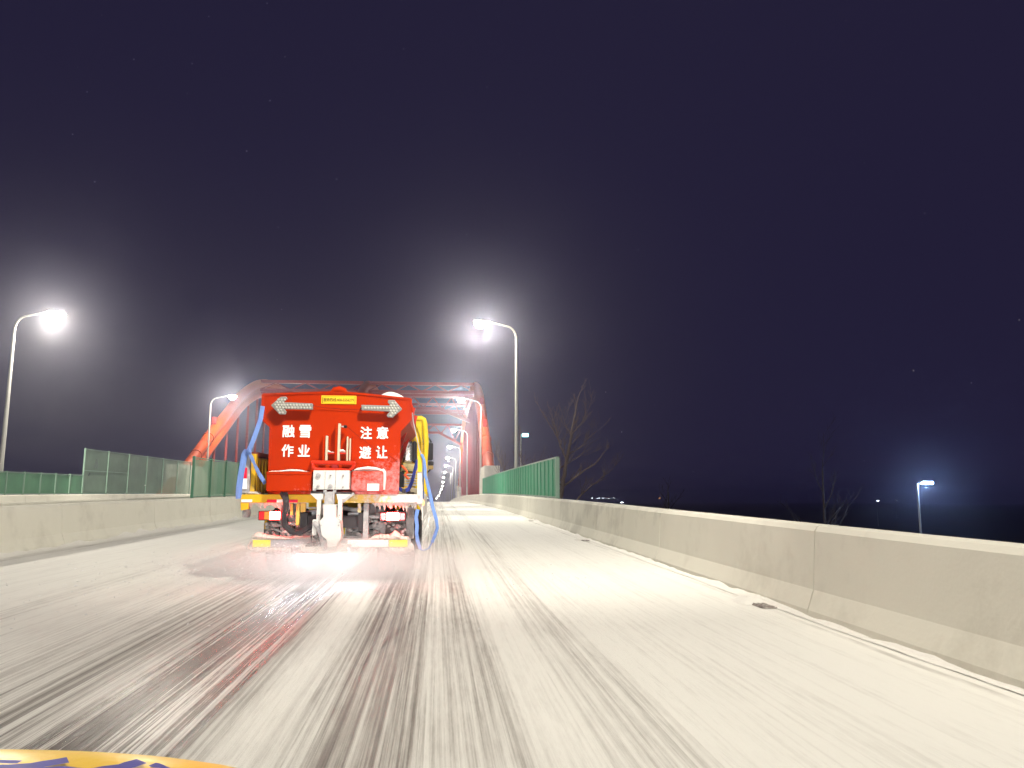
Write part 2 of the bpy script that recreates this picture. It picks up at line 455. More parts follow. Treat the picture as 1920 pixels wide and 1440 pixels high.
# wind-blown snow banked against the two barrier feet
def berm(name, x, side, s0, s1, w, h, m, seed, top=1.0):
    mb = MB(); ds = .16; n = int((s1 - s0) / ds); k = 7
    for i in range(n + 1):
        s = s0 + ds * i
        ww = w * (.75 + .5 * fbm(s * .35, seed)); hh = h * max(.15, .6 + .7 * fbm(s * .45, seed + 9) + .5 * fbm(s * 1.9, seed + 3))
        for j in range(k):
            t = j / (k - 1)
            px_ = x + side * (.115 * t * (1 if t > .5 else .6)) - side * ww * (1 - t) ** 1.2
            z = .006 + hh * t ** 1.8 + .012 * fbm(s * 4, t * 3, seed) * (1 if 0 < j < k-1 else .3)
            mb.v.append((px_, s, zr(s) + max(z, .004)))
    for i in range(n):
        for j in range(k - 1):
            mb.f.append((i*k+j, i*k+j+1, (i+1)*k+j+1, (i+1)*k+j))
    o = mb.build(name, m, None, True)
    return tag(o, kind='stuff')
tag(berm('snow_bank', XR, 1, 1.0, 70, .12, .16, SNOW, 3.3), 'thin blown snow along the foot of the fenced barrier', 'snow')
tag(berm('snow_bank', XL, -1, 2.0, 70, .40, .20, SNOW, 8.1), 'blown snow banked along the barrier foot across from the spreader', 'snow')

DRAIN = mat('slushy_iron', (.30, .26, .24), .8, var=.3, scale=14, frost=(12, .45, .7, None, (.7, .68, .65, 1)))
# kerb drains with clumped snow
for k, (s, lab) in enumerate(((8.1, 'dark drain slot in snow at the fenced barrier foot, nearest the bare concrete stretch'),
                              (18.0, 'drain slot with snow clump just before the ribbed green fence'),
                              (28.6, 'drain slot with snow clump beneath the ribbed green fence'))):
    rt = thing('drain_grate', (XR - .20, s, zr(s)), lab.replace(', nearest the bare concrete stretch', ' before the fence begins'), 'drain')
    MB().box((-.03, -.17, .002), (.13, .17, .012)).build('frame', DRAIN, rt)
    for q in range(3):
        MB().box((-.015 + q * .05, -.15, .013), (.01 + q * .05, .15, .022)).build('bar', DRAIN, rt)
    mb = MB()
    for q in range(7):
        for r_ in range(9):
            u, v = q / 6 - .5, r_ / 8 - .5
            d = max(0, 1 - (2*u)**2 - (2*v)**2)
            mb.v.append((u * .4 + .05, v * .5 + .34, .004 + .085 * d ** .6 * (.7 + .8 * fbm(u * 5, v * 5, k + 2.2))))
    for q in range(6):
        for r_ in range(8): mb.f.append((q*9+r_, (q+1)*9+r_, (q+1)*9+r_+1, q*9+r_+1))
    mb.build('snow_clump', SNOW, rt, True)

# ------------------------------------------------------------------ fences
def ribbed_fence():
    root = thing('ribbed_fence', (0, 0, 0), 'dark green ribbed sheet fence with pale frame on concrete barrier', 'fence')
    x = XR + .22; h = 1.30; s0 = 24.6; n = 41; B = .89
    for k in range(n):
        a, b = s0 + k, s0 + k + 1
        za, zb = zr(a) + B, zr(b) + B
        mb = MB()
        j = random.uniform(-.006, .006)
        d0 = .0; d1 = .035
        # trapezoid rib down one edge of every sheet
        xs = [(a + .015, d0), (a + .80, d0), (a + .84, -d1), (a + .93, -d1), (a + .97, d0), (b - .004, d0)]
        for (s, dx) in xs:
            t = s - a; zz = za + (zb - za) * t
            mb.v.append((x + dx + j, s, zz + .05)); mb.v.append((x + dx + j, s, zz + h - .02))
            mb.v.append((x + dx + j + .012, s, zz + .05)); mb.v.append((x + dx + j + .012, s, zz + h - .02))
        for i in range(len(xs) - 1):
            q = 4 * i
            mb.f += [(q, q+4, q+5, q+1), (q+2, q+3, q+7, q+6), (q+1, q+5, q+7, q+3), (q, q+2, q+6, q+4)]
        mb.f += [(0, 1, 3, 2), (q+4, q+6, q+7, q+5)]
        mb.build('panel', GREEN, root)
    for k in range(0, n + 1, 3):
        s = s0 + k; MB().box((x + .02, s - .03, zr(s) + B - .02), (x + .08, s + .03, zr(s) + B + h)).build('post', GREEN_F, root)
    s = s0 - .03
    MB().box((x - .05, s - .035, zr(s) + B), (x + .05, s + .03, zr(s) + B + h + .02)).build('end_post', GREEN_F, root)
    for zz in (.03, h):
        mb = MB()
        for k in range(0, n, 4):
            a, b = s0 + k, min(s0 + k + 4, s0 + n)
            mb.bar((x + .01, a, zr(a) + B + zz), (x + .01, b, zr(b) + B + zz), .07, .05)
        mb.build('rail', GREEN_F, root)
ribbed_fence()

def net_fence(x, s0, pitch, n, h, B, m, label, midrail=False, frame=GREEN_F):
    root = thing('netting_fence', (0, 0, 0), label, 'fence')
    for k in range(n):
        a, b = s0 + k * pitch + .035, s0 + (k + 1) * pitch - .035
        mb = MB(); g_ = 4
        for i in range(g_ + 1):
            s = a + (b - a) * i / g_
            bow = .035 * math.sin(math.pi * i / g_) * random.uniform(-1, 1)
            for dx in (0, .01):
                mb.v.append((x + bow + dx, s, zr(s) + B + .06)); mb.v.append((x + bow + dx, s, zr(s) + B + h - .04 - random.uniform(0, .03)))
        for i in range(g_):
            q = 4 * i; mb.f.append((q, q+4, q+5, q+1))
        mb.build('panel', m, root)
        for zz in ([.04, h - .02] + ([h * .52] if midrail and k in (0, 1) else [])):
            MB().bar((x + .012, a, zr(a) + B + zz), (x + .012, b, zr(b) + B + zz), .035).build('rail', frame, root)
    for k in range(n + 1):
        s = s0 + k * pitch
        w = .055 if k else .09
        MB().box((x - .03, s - w/2, zr(s) + B - .02), (x + .05, s + w/2, zr(s) + B + h + .03)).build('post', frame, root)
    return root
net_fence(XF - .2, 46.8 - 1.59 * 9, 1.59, 9, 1.10, .88, NET, 'low run of dark green netting panels on the far barrier')
net_fence(XF - .2, 46.85, 3.23, 6, 2.62, .88, NET_T, 'tall see-through pale green netting panels before the arch foot', True)
net_fence(XL - .22, 26.0, 1.92, 14, 1.32, .88, NET_T if False else netting('fence_netting_worn_green', (0.13, 0.30, 0.18), .80),
          'worn green netting fence on the barrier next to the truck', False,
          mat('fence_frame_dark_green', (0.06, 0.20, 0.12), .5))

# ------------------------------------------------------------------ arch bridge
SB, SE = 62.0, 162.0
AK = [(0, 0), (6.6, 2.9), (12.5, 6), (17, 8.2), (22.6, 10.9), (27.3, 12.5), (31, 13.4), (36, 14.1), (42, 14.4), (50, 14.5), (58, 14.4)]
def arch_z(s):
    u = 50 - abs(s - (SB + SE) / 2)
    for i in range(len(AK) - 1):
        if u <= AK[i + 1][0]:
            (a, za), (b, zb) = AK[i], AK[i + 1]
            pa = AK[i - 1] if i else (-6.6, -2.9); pb = AK[min(i + 2, len(AK) - 1)]
            h = b - a; t = (u - a) / h
            ma = (zb - pa[1]) / (b - pa[0]) * h; mb = (pb[1] - za) / (pb[0] - a) * h
            return zr(s) + ((2*t**3 - 3*t*t + 1) * za + (t**3 - 2*t*t + t) * ma + (-2*t**3 + 3*t*t) * zb + (t**3 - t*t) * mb)
    return zr(s) + AK[-1][1]
def make_bridge():
    root = thing('arch_bridge', (0, SB, 0), 'orange-red steel arch bridge with three ribs, lattice cross beams and rod hangers', 'bridge')
    root.location = (0, 0, 0)
    ribs = (4.55, -8.65, -21.2)
    for x in ribs:
        S = [SB - 3 + i * (SE - SB + 6) / 60 for i in range(61)]
        def z_(s):
            if s < SB: return arch_z(SB) + (s - SB) * 1.0
            if s > SE: return arch_z(SE) - (s - SE) * 1.0
            return arch_z(s)
        mb = MB(); mb.tube([(x, s, z_(s) + .62) for s in S], .47, 16); up = mb.build('arch_rib', ARCH, root, True)
        mb = MB(); mb.tube([(x, s + .0, z_(s) - .70) for s in S], .42, 16); mb.build('arch_rib', ARCH, root, True)
        mb = MB()
        for i in range(len(S) - 1):
            a, b = S[i], S[i + 1]
            vs = []
            for s in (a, b):
                for zz in (.3, -.4):
                    for dx in (-.10, .10): vs.append((x + dx, s, z_(s) + zz))
            mb.add(vs, [(0,2,6,4), (1,5,7,3), (0,4,5,1), (2,3,7,6)])
        mb.build('rib_web', ARCH, root)
        # collars, clamps and an access cleat near the feet
        for s in (SB + 8.2, SB + 11.5, SE - 8.2, SE - 11.5):
            d = Vector((0, .1, z_(s + .1) - z_(s))).normalized()
            p = Vector((x, s, z_(s) + .62)); MB().tube([p - d * .12, p + d * .12], .53, 16).build('collar', ARCH, root, True)
        for s in (SB + 13.0, SB + 19.0):
            MB().box((x - .2, s - .1, z_(s) + 1.2), (x + .2, s + .1, z_(s) + 1.9)).build('cleat', BRACE, root)
        # stepped concrete pedestals
        for s, sg in ((SB + 4.4, 1), (SE - 4.4, -1)):
            zt = zr(s) + 3.25
            pr = [(x - .65, s - 1.6, GROUND_Z), (x + .85, s - 1.6, GROUND_Z), (x + .85, s - 1.6, zt), (x - .65, s - 1.6, zt)]
            mb = MB()
            mb.prism([(x - .65, s - 1.7 * sg, GROUND_Z), (x - .65, s + 5.6 * sg, GROUND_Z), (x - .65, s + 5.6 * sg, zt - 1.2), (x - .65, s + 3.8 * sg, zt), (x - .65, s - 1.7 * sg, zt)], (1.3, 0, 0))
            mb.build('pedestal', CONC, root)
        # hangers
        s = SB + 13.5
        while s < SE - 13:
            for dx in (-.0,):
                MB().tube([(x + dx, s, zr(s) + .3), (x + dx, s, arch_z(s) - 1.1)], .13, 8).build('hanger', BRACE, root, True)
            s += 4.1
    # lattice cross beams between neighbouring ribs
    def beam(s, zt, zb, haunch, bay=1.55, double=False):
        for xa, xb in ((ribs[0], ribs[1]), (ribs[1], ribs[2])):
            br = bpy.data.objects.new('cross_brace', None); col.objects.link(br); br.parent = root
            xl, xr_ = xb + .3, xa - .3
            n = int((xr_ - xl) / bay)
            MB().bar((xl, s, zt), (xr_, s, zt), .5, .36).build('chord', BRACE, br)
            if not haunch:
                MB().bar((xl, s, zb), (xr_, s, zb), .5, .36).build('chord', BRACE, br)
                pts = [xl + (xr_ - xl) * i / n for i in range(n + 1)]
                for i in range(n):
                    a = (pts[i], s, zb + .1 if i % 2 == 0 else zt - .1); b = (pts[i+1], s, zt - .1 if i % 2 == 0 else zb + .1)
                    MB().bar(a, b, .13).build('diagonal', BRACE, br)
                MB().box((xl, s + .12, zb - .5), (xr_, s + .5, zb - .15)).build('bottom_plate', BRACE, br)
            else:
                hw = (xr_ - xl) * .33
                low = [(xl, zb - haunch), (xl + hw, zb), (xr_ - hw, zb), (xr_, zb - haunch)]
                for p, q in zip(low[:-1], low[1:]):
                    MB().bar((p[0], s, p[1]), (q[0], s, q[1]), .5, .4).build('chord', BRACE, br)
                def zl(x):
                    if x < xl + hw: return zb - haunch * (1 - (x - xl) / hw)
                    if x > xr_ - hw: return zb - haunch * ((x - (xr_ - hw)) / hw)
                    return zb
                m = 10; pts = [xl + (xr_ - xl) * i / m for i in range(m + 1)]
                for i in range(m):
                    a = (pts[i], s, zl(pts[i]) + .1 if i % 2 else zt - .1)
                    b = (pts[i+1], s, zt - .1 if i % 2 else zl(pts[i+1]) + .1)
                    MB().bar(a, b, .17).build('diagonal', BRACE, br)
                for x in (xl + hw, xr_ - hw):
                    MB().box((x - .7, s - .16, zb - .2), (x + .7, s + .16, zb + .12)).build('gusset', BRACE, br)
                    MB().box((x - .7, s - .16, zt - .12), (x + .7, s + .16, zt + .2)).build('gusset', BRACE, br)
    beam(92, 1.25 + 216/1440*92, 1.25 + 200/1440*92, 0)
    beam(102, 1.25 + 192/1440*102, 1.25 + 169/1440*102, 1.7)
    beam(118, 1.25 + 177/1440*118, 1.25 + 165/1440*118, 0)
    beam(138, 1.25 + 139/1440*138, 1.25 + 124/1440*138, 2.2)
    return root
make_bridge()

# ------------------------------------------------------------------ street lamps
def lamp_proto(lens, H=10.0, arm=1.75):
    root = thing('street_lamp', (0, 0, 0), 'lit street lamp', 'street lamp')
    MB().tube([(0,0,-.6),(0,0,1.2),(0,0,5),(0,0,H-1.05)], [.115,.11,.09,.062], 12).build('pole', STEEL, root, True)
    MB().tube([(0,0,-.6),(0,0,.55)], .15, 12).build('base_sleeve', STEEL, root, True)
    pts = []
    for i in range(9):
        t = i / 8 * math.pi / 2 * .86
        pts.append((-.55 * (1 - math.cos(t)), 0, H - 1.05 + .72 * math.sin(t)))
    pts += [(-arm + .35, 0, H - .12)]
    MB().tube(pts, [.062 - .02 * i / (len(pts)-1) for i in range(len(pts))], 10).build('arm', STEEL, root, True)
    x0, x1 = -arm - .50, -arm + .42
    hd = MB().prism([(x0, -.10, H - .12), (x0 + .15, -.15, H - .02), (x1 - .1, -.13, H - .02), (x1, -.06, H - .12)], (0, .0, .0)) if False else MB()
    hd.add([(x0,-.2,H-.13),(x1,-.09,H-.16),(x1,.09,H-.16),(x0,.2,H-.13),(x0+.05,-.09,H-.02),(x1-.05,-.05,H-.06),(x1-.05,.05,H-.06),(x0+.05,.09,H-.02)],
           [(0,3,2,1),(4,5,6,7),(0,1,5,4),(1,2,6,5),(2,3,7,6),(3,0,4,7)])
    h = hd.build('lamp_head', STEEL, root, bevel=.01)
    ls = MB()
    m, k = 10, 5
    for i in range(m + 1):
        for j in range(k + 1):
            u, v = i / m * 2 - 1, j / k * 2 - 1
            ls.v.append((x0 + .04 + (u + 1) / 2 * .66, v * .24, H - .135 - .33 * max(0, 1 - u*u) ** .5 * max(0, 1 - v*v) ** .5))
    for i in range(m):
        for j in range(k): ls.f.append((i*(k+1)+j, i*(k+1)+j+1, (i+1)*(k+1)+j+1, (i+1)*(k+1)+j))
    ls.build('lens', lens, h, True)
    return root
def lamp_light(root, x, z, power, colr, size=R(165), batwing=False):
    def one(kind, p, rx=0.0, ry=0.0, sz=size, bl=.55):
        ld = bpy.data.lights.new('lamp_light', kind); ld.energy = p; ld.color = colr
        ld.shadow_soft_size = .14
        if kind == 'SPOT': ld.spot_size = sz; ld.spot_blend = bl
        lo = bpy.data.objects.new('lamp_light', ld); col.objects.link(lo); lo.parent = root
        lo.location = (x, 0, z); lo.rotation_euler = (rx, ry, 0)
    if not batwing: one('POINT', power); return
    # a road luminaire throws most of its light up and down the road
    one('POINT', power * .10); one('SPOT', power * .5, 0, 0, R(172), .35)
    one('SPOT', power * 2.0, R(68), R(20), R(105), 1.0)
    one('SPOT', power * 2.0, R(-68), R(20), R(105), 1.0)
LH = 9.92
proto = lamp_proto(LENS, LH); proto_far = lamp_proto(LENS_F, LH)
used = {id(proto): False, id(proto_far): False}
def put_lamp(s, x, flip, label, group):
    pr = proto if s < 230 else proto_far
    if not used[id(pr)]: o = pr; used[id(pr)] = True
    else: o = copy_tree(pr)
    o.location = (x + xo(s), s, zr(s)); o.rotation_euler = (0, 0, math.pi if flip else 0)
    tag(o, label, 'street lamp', group)
    return o
lamps = []
for k in range(-1, 14):
    s = 39 + 33 * k if k >= 0 else 4.0
    lab = 'lit street lamp in the long row receding over the bridge beside the hangers'
    if k == 0: lab = 'tall lit street lamp rising behind the ribbed dark green fence'
    if k == -1: lab = 'tall lit street lamp standing on the unfenced stretch of barrier'
    if k == 1: lab = 'lit street lamp at the arch foot where the ribbed fence ends'
    grp = 'street lamps along the bridge hangers' if k >= 2 else None
    lamps.append((s, put_lamp(s, 3.98, False, lab, grp)))
for k in range(-1, 14):
    s = 39 + 33 * k if k >= 0 else 4.0
    lab = 'lit street lamp in the far row beyond the other carriageway'
    if k == 0: lab = 'lit street lamp standing behind the low dark green netting fence'
    if k == 1: lab = 'lit street lamp beside the tall see-through netting and arch foot'
    if k == -1: lab = 'lit street lamp on the far barrier before the netting starts'
    grp = 'street lamps beyond the other carriageway' if k >= 2 else None
    lamps.append((s, put_lamp(s, -20.75, True, lab, grp)))
for s, o in lamps:
    if s < 240: lamp_light(o, -1.80, LH - .50, LAMP_W, LAMP_COL, batwing=s < 120)
# the last lamp of the fenced side, behind the viewer
o = copy_tree(proto)
for ch in list(o.children):
    if ch.type == 'LIGHT': bpy.data.objects.remove(ch)
o.location = (3.98, -27, zr(-27)); o.rotation_euler = (0, 0, 0)
tag(o, 'lit street lamp back down the approach ramp', 'street lamp'); lamp_light(o, -1.80, LH - .50, LAMP_W, LAMP_COL, batwing=True)
if 'group' in o: del o['group']

# lamps on the low ground beyond the barrier
def ground_lamp(px, py, Y, label, lens, power, colr, group=None, name='park_lamp', pr=.07, hw=.28, lh=.06):
    p = at(px, py, Y)
    root = thing(name, (p.x, p.y, GROUND_Z), label, 'lamp', group)
    H = p.z - GROUND_Z
    MB().tube([(-.55, 0, 0), (-.55, 0, H * .5), (-.55, 0, H - .12)], [pr, pr * .9, pr * .7], 10).build('pole', STEEL, root, True)
    MB().tube([(-.55, 0, H - .14), (-.35, 0, H - .03), (-.1, 0, H + .04)], pr * .5, 8).build('arm', STEEL, root, True)
    h = MB().box((-hw, -.16, H + .0), (hw, .16, H + .07)).build('lamp_head', STEEL, root, bevel=.02)
    MB().box((-hw * .9, -.14, H - lh), (hw * .9, .14, H - .003)).build('lens', lens, h, bevel=.02)
    if power: lamp_light(root, 0, H - .15, power, colr, R(170))
    return root
ground_lamp(1738, 903, 38, 'blue-white lit lamp on a pale pole beyond the bare concrete barrier', LENS_B, 1500, (.40, .60, 1.0), lh=.14)
ground_lamp(985, 813, 92, 'teal floodlight on a tall mast behind the bare twigs', LENS_T, 500, (.3, .85, .9), name='flood_lamp', pr=.12, hw=.40, lh=.38)
for px, lab in ((1110, 0), (1120, 0), (1124, 0), (1131, 0), (1141, 0), (1151, 0)):
    ground_lamp(px, 934 + random.uniform(-.5, .5), 420, 'tiny distant white lamp in the row low behind the bare tree', LENS_D, 0, None,
                'distant lamps behind the tree', 'distant_lamp', .05, .22)
ground_lamp(1166, 942, 250, 'brighter distant white lamp just above the barrier top', LENS_D, 0, None, None, 'distant_lamp', .08, .5)
ground_lamp(1646, 939, 300, 'distant white lamp beside the blue-white lamp', LENS_D, 0, None, None, 'distant_lamp', .08, .5)
ground_lamp(1681, 938, 420, 'faint distant lamp beside the blue-white lamp, smaller one', LENS_D, 0, None, None, 'distant_lamp', .08, .28)
ground_lamp(1237, 934, 400, 'faint distant orange lamp low over the barrier', LENS_O, 0, None, None, 'distant_lamp', .08, .5)
for px in (794, 798, 802, 807): 
    ground_lamp(px, 934.5, 620, 'tiny distant light low at the far end of the road', LENS_D, 0, None, 'distant lights at the road end', 'distant_lamp', .1, .6)

# ------------------------------------------------------------------ bare trees
def tree(base, H, lean, label, seed, spread=1.0, r0=.14, gens=4, twigs=5, name='bare_tree', first=.32, bark=None):
    rnd = random.Random(seed)
    root = thing(name, base, label, 'tree')
    trunk = MB(); crown = MB()
    def branch(p, d, length, r, g_, mb):
        pts = [p]; rs = [r]; n = 5; d = d.normalized()
        for i in range(n):
            jt = .025 if g_ == 0 else .17
            d = (d + Vector((rnd.uniform(-jt, jt), rnd.uniform(-jt, jt), rnd.uniform(-.03, .12)))).normalized()
            p = p + d * (length / n); pts.append(p); rs.append(max(.006, r * (1 - .72 * (i + 1) / n)))
        mb.tube(pts, rs, 6 if g_ == 0 else (5 if g_ == 1 else 4), cap=False)
        if g_ >= gens: return
        k = twigs if g_ else twigs + 3
        for i in range(k):
            t = first + (1 - first) * (i + rnd.random() * .7) / k if g_ == 0 else .25 + .75 * (i + rnd.random()) / k
            t = min(t, .98); q = t * n; a = int(q); f = q - a
            pp = pts[a].lerp(pts[min(a + 1, n)], f); rr = rs[a] + (rs[min(a+1, n)] - rs[a]) * f
            ang = rnd.uniform(0, 2 * math.pi)
            side = Vector((math.cos(ang), math.sin(ang), 0))
            dd = (d * .75 + side * rnd.uniform(.5, 1.0) * spread + Vector((0, 0, .25)))
            branch(pp, dd, length * (rnd.uniform(.15, .32) if g_ == 0 else rnd.uniform(.36, .6)) * (1 - .25 * t), rr * .62, g_ + 1, crown)
    branch(Vector((0, 0, -.3)), Vector(lean), H, r0, 0, trunk)
    trunk.build('trunk', bark or BARK, root, True); crown.build('crown', bark or BARK, root, True)
    return root
def limb_tree(limbs, Y, label, seed):
    rnd = random.Random(seed)
    b0 = at(limbs[0][0][0][0], 937, Y)
    root = thing('bare_tree', (b0.x - .5, Y, GROUND_Z), label, 'tree'); O = Vector((b0.x - .5, Y, GROUND_Z))
    trunk = MB(); crown = MB()
    def twig(p, d, length, r, g_):
        pts = [p]; rs = [r]
        for i in range(4):
            d = (d + Vector((rnd.uniform(-.2, .2), rnd.uniform(-.2, .2), rnd.uniform(-.08, .18)))).normalized()
            p = p + d * length / 4; pts.append(p); rs.append(max(.005, r * (1 - .8 * (i + 1) / 4)))
        crown.tube(pts, rs, 4, cap=False)
        if g_ < 2:
            for i in range(4):
                k = rnd.randint(1, 4)
                twig(pts[k], (d + Vector((rnd.uniform(-.8, .8), rnd.uniform(-.8, .8), rnd.uniform(0, .5)))).normalized(), length * rnd.uniform(.4, .65), rs[k] * .75, g_ + 1)
    for n, (pp, r0, r1, dep) in enumerate(limbs):
        P = []
        for i, (x, y) in enumerate(pp):
            P.append(at(x, y, Y + dep * i / (len(pp) - 1)) - O)
        if n == 0: P = [Vector((0, 0, -.3)), P[0].lerp(Vector((0, 0, 0)), .55)] + P
        fine_ = []
        for i in range(len(P) - 1):
            for k in range(4): fine_.append(P[i].lerp(P[i+1], k / 4) + Vector((rnd.uniform(-.02, .02), rnd.uniform(-.03, .03), rnd.uniform(-.02, .02))))
        fine_.append(P[-1]); m = len(fine_)
        rr = [r0 + (r1 - r0) * i / (m - 1) for i in range(m)]
        (trunk if n == 0 else crown).tube(fine_, rr, 7 if n == 0 else 5, cap=False)
        if n == 0: continue
        for i in range(2, m, 2):
            d = (fine_[i] - fine_[i-1]).normalized()
            twig(fine_[i], (d + Vector((rnd.uniform(-.8, .8), rnd.uniform(-.9, .9), rnd.uniform(-.1, .6)))).normalized(), rnd.uniform(.35, .95), rr[i] * .6, 0 if i % 4 else 1)
    trunk.build('trunk', BARK, root, True); crown.build('crown', BARK, root, True)
limb_tree([([(1045, 975), (1052, 925), (1058, 890), (1063, 860), (1068, 835), (1071, 815)], .13, .055, 0),
           ([(1071, 815), (1077, 785), (1082, 755), (1087, 735)], .05, .012, .3), ([(1071, 815), (1082, 803), (1092, 790), (1099, 778)], .035, .01, -.5),
           ([(1071, 815), (1062, 800), (1055, 778)], .03, .01, .4), ([(1062, 862), (1052, 838), (1046, 820), (1030, 795), (1015, 770)], .05, .012, .8),
           ([(1046, 820), (1040, 795), (1031, 773)], .03, .01, -.4), ([(1056, 912), (1075, 898), (1095, 882), (1115, 870), (1136, 845)], .055, .012, -.8),
           ([(1030, 897), (1052, 877), (1072, 864), (1092, 850), (1100, 838)], .04, .01, .6), ([(1055, 912), (1046, 903), (1036, 900), (1026, 890)], .03, .01, -.6),
           ([(1075, 945), (1090, 928), (1110, 910), (1130, 895), (1149, 879)], .045, .01, .9), ([(1068, 850), (1085, 842), (1103, 822), (1118, 808)], .03, .01, .7),
           ([(1066, 845), (1070, 830), (1073, 818)], .03, .01, .2)], 34.0, 'bare leafless tree beside the end of the ribbed green fence', 12)
b = at(995, 937, 60); tree((b.x, b.y, GROUND_Z), 13.2, (-.03, 0, 1), 'bare twiggy sapling behind the street lamp by the ribbed fence', 5, .7, .12, 3, 6, first=.7)
b = at(960, 937, 52); tree((b.x, b.y, GROUND_Z), 12.6, (-.02, 0, 1), 'thin bare sapling showing above the middle of the ribbed fence', 8, .6, .09, 3, 6, first=.72)
b = at(1030, 937, 70); tree((b.x, b.y, GROUND_Z), 12.2, (.02, 0, 1), 'dim bare tree behind the taller leafless tree', 21, .9, .14, 3, 6, first=.6)
b = at(1540, 937, 42); tree((b.x, b.y, GROUND_Z), 12.4, (.03, 0, 1), 'dim bare tree in the dark beside the blue-white lamp', 17, .8, .15, 3, 5, first=.5, bark=BARK_DIM)
b = at(1250, 937, 75); tree((b.x, b.y, GROUND_Z), 11.5, (.03, 0, 1), 'dim bare tree in the dark behind the long bare barrier', 31, .8, .15, 3, 5, first=.5, bark=BARK_DIM)

# ------------------------------------------------------------------ the truck
YT = 10.5
XT = at(623, 937, YT).x
ZT = zr(YT)
def q(px, py, y=0.0):
    p = at(px, py, YT + y)
    return Vector((p.x - XT, y, p.z - ZT - y * SLOPE))
def qbox(mb, x0, y0, x1, y1, ya, yb):
    """box whose near face shows at the pixel rectangle, from local y = ya to yb"""
    a, b = q(x0, y0, ya), q(x1, y1, ya)
    return mb.box((a.x, ya, a.z), (b.x, yb, b.z))
rot = (math.atan(SLOPE), 0, 0)
truck = thing('dump_truck', (XT, YT, ZT), 'yellow flatbed truck carrying the red spreader, rear lights lit', 'truck', rot=rot)
T = truck
# chassis
for sx in (-.42, .34): MB().box((sx, .1, .66), (sx + .09, 6.4, .90)).build('chassis_rail', DARK, T)
for yy in (.16, 2.3, 4.2): MB().box((-.40, yy, .70), (.42, yy + .12, .86)).build('cross_member', DARK, T)
# load bed
qbox(MB(), 452, 927, 640, 942.5, 0, .12).build('rear_beam', YEL, T, bevel=.008)
qbox(MB(), 640.3, 927, 789, 942.5, 0, .12).build('rear_beam', YEL_FROST, T, bevel=.008)
a = q(452, 927); bz = a.z
MB().box((a.x + .02, .13, bz - .10), (-a.x - .02, 4.3, bz - .02)).build('bed_floor', DARK, T)
mb = MB(); p0, p1, p2, p3 = q(451, 943), q(467, 943), q(466, 955), q(452, 957)
mb.prism([p0, p1, p2, p3], (0, .1, 0)); mb.build('beam_end', YEL, T, bevel=.006)
# left rear post and corrugated side board
qbox(MB(), 457.5, 848, 467, 925, .02, .10).build('corner_post', GREYM, T, bevel=.01)
qbox(MB(), 469, 851, 477.5, 924, .12, .22).build('stake', YEL, T, bevel=.01)
qbox(MB(), 456, 877, 463, 897, .0, .018).build('red_reflector', TAPE_R, T)
qbox(MB(), 455, 897.3, 463, 917, .0, .018).build('white_reflector', TAPE_W, T)
xl = q(467, 900, .2).x
zt_ = q(470, 856, .2).z
bd = bpy.data.objects.new('side_board', None); col.objects.link(bd); bd.parent = T
for k in range(20):
    y0 = .24 + k * .2
    MB().box((xl, y0, bz), (xl + .03, y0 + .2 - .004, zt_)).build('board_panel', YEL, bd)
    MB().box((xl + .031, y0 + .05, bz), (xl + .075, y0 + .13, zt_ - .02)).build('board_rib', YEL, bd, bevel=.01)
MB().box((xl - .02, .24, zt_ + .002), (xl + .09, 4.24, zt_ + .06)).build('top_rail', mat('rail_rust_red', (.20, .035, .03), .7, var=.4), bd)
# right side: frosted corner post, low board folded down along the bed
qbox(MB(), 783, 855, 792, 945, .0, .09).build('corner_post', YEL_FROST, T, bevel=.01)
qbox(MB(), 784, 853, 791, 885, -.015, -.001).build('post_cap_plate', YEL_P, T)
xr2 = q(789, 930, .2).x
MB().box((xr2 - .03, .12, bz - .14), (xr2 + .01, 4.3, bz + .02)).build('side_rail', YEL_FROST, T)
for k in range(5):
    MB().box((xr2 + .012, .5 + k * .8, bz - .36), (xr2 + .03, 1.24 + k * .8, bz - .02)).build('folded_board', YEL_FROST, T)
# headboard and cab
MB().box((-1.15, 4.28, bz), (1.10, 4.34, bz + .95)).build('headboard', YEL, T)
cab = MB()
w = 1.08; zc = bz - .35
prof = [(4.75, zc), (6.45, zc), (6.45, zc + .75), (6.18, zc + 1.62), (6.0, zc + 1.75), (4.8, zc + 1.75), (4.75, zc + 1.65)]
cab.prism([(-w, y, z) for y, z in prof], (2 * w, 0, 0)); cabo = cab.build('cab', YEL_P, T, bevel=.05, seg=3)
MB().box((-.7, 4.735, zc + .95), (.7, 4.748, zc + 1.5)).build('rear_window', BLACK, T)
MB().box((-w - .004, 5.1, zc + .9), (-w - .001, 6.0, zc + 1.5)).build('side_window', BLACK, T)
MB().box((w + .001, 5.1, zc + .9), (w + .004, 6.0, zc + 1.5)).build('side_window', BLACK, T)
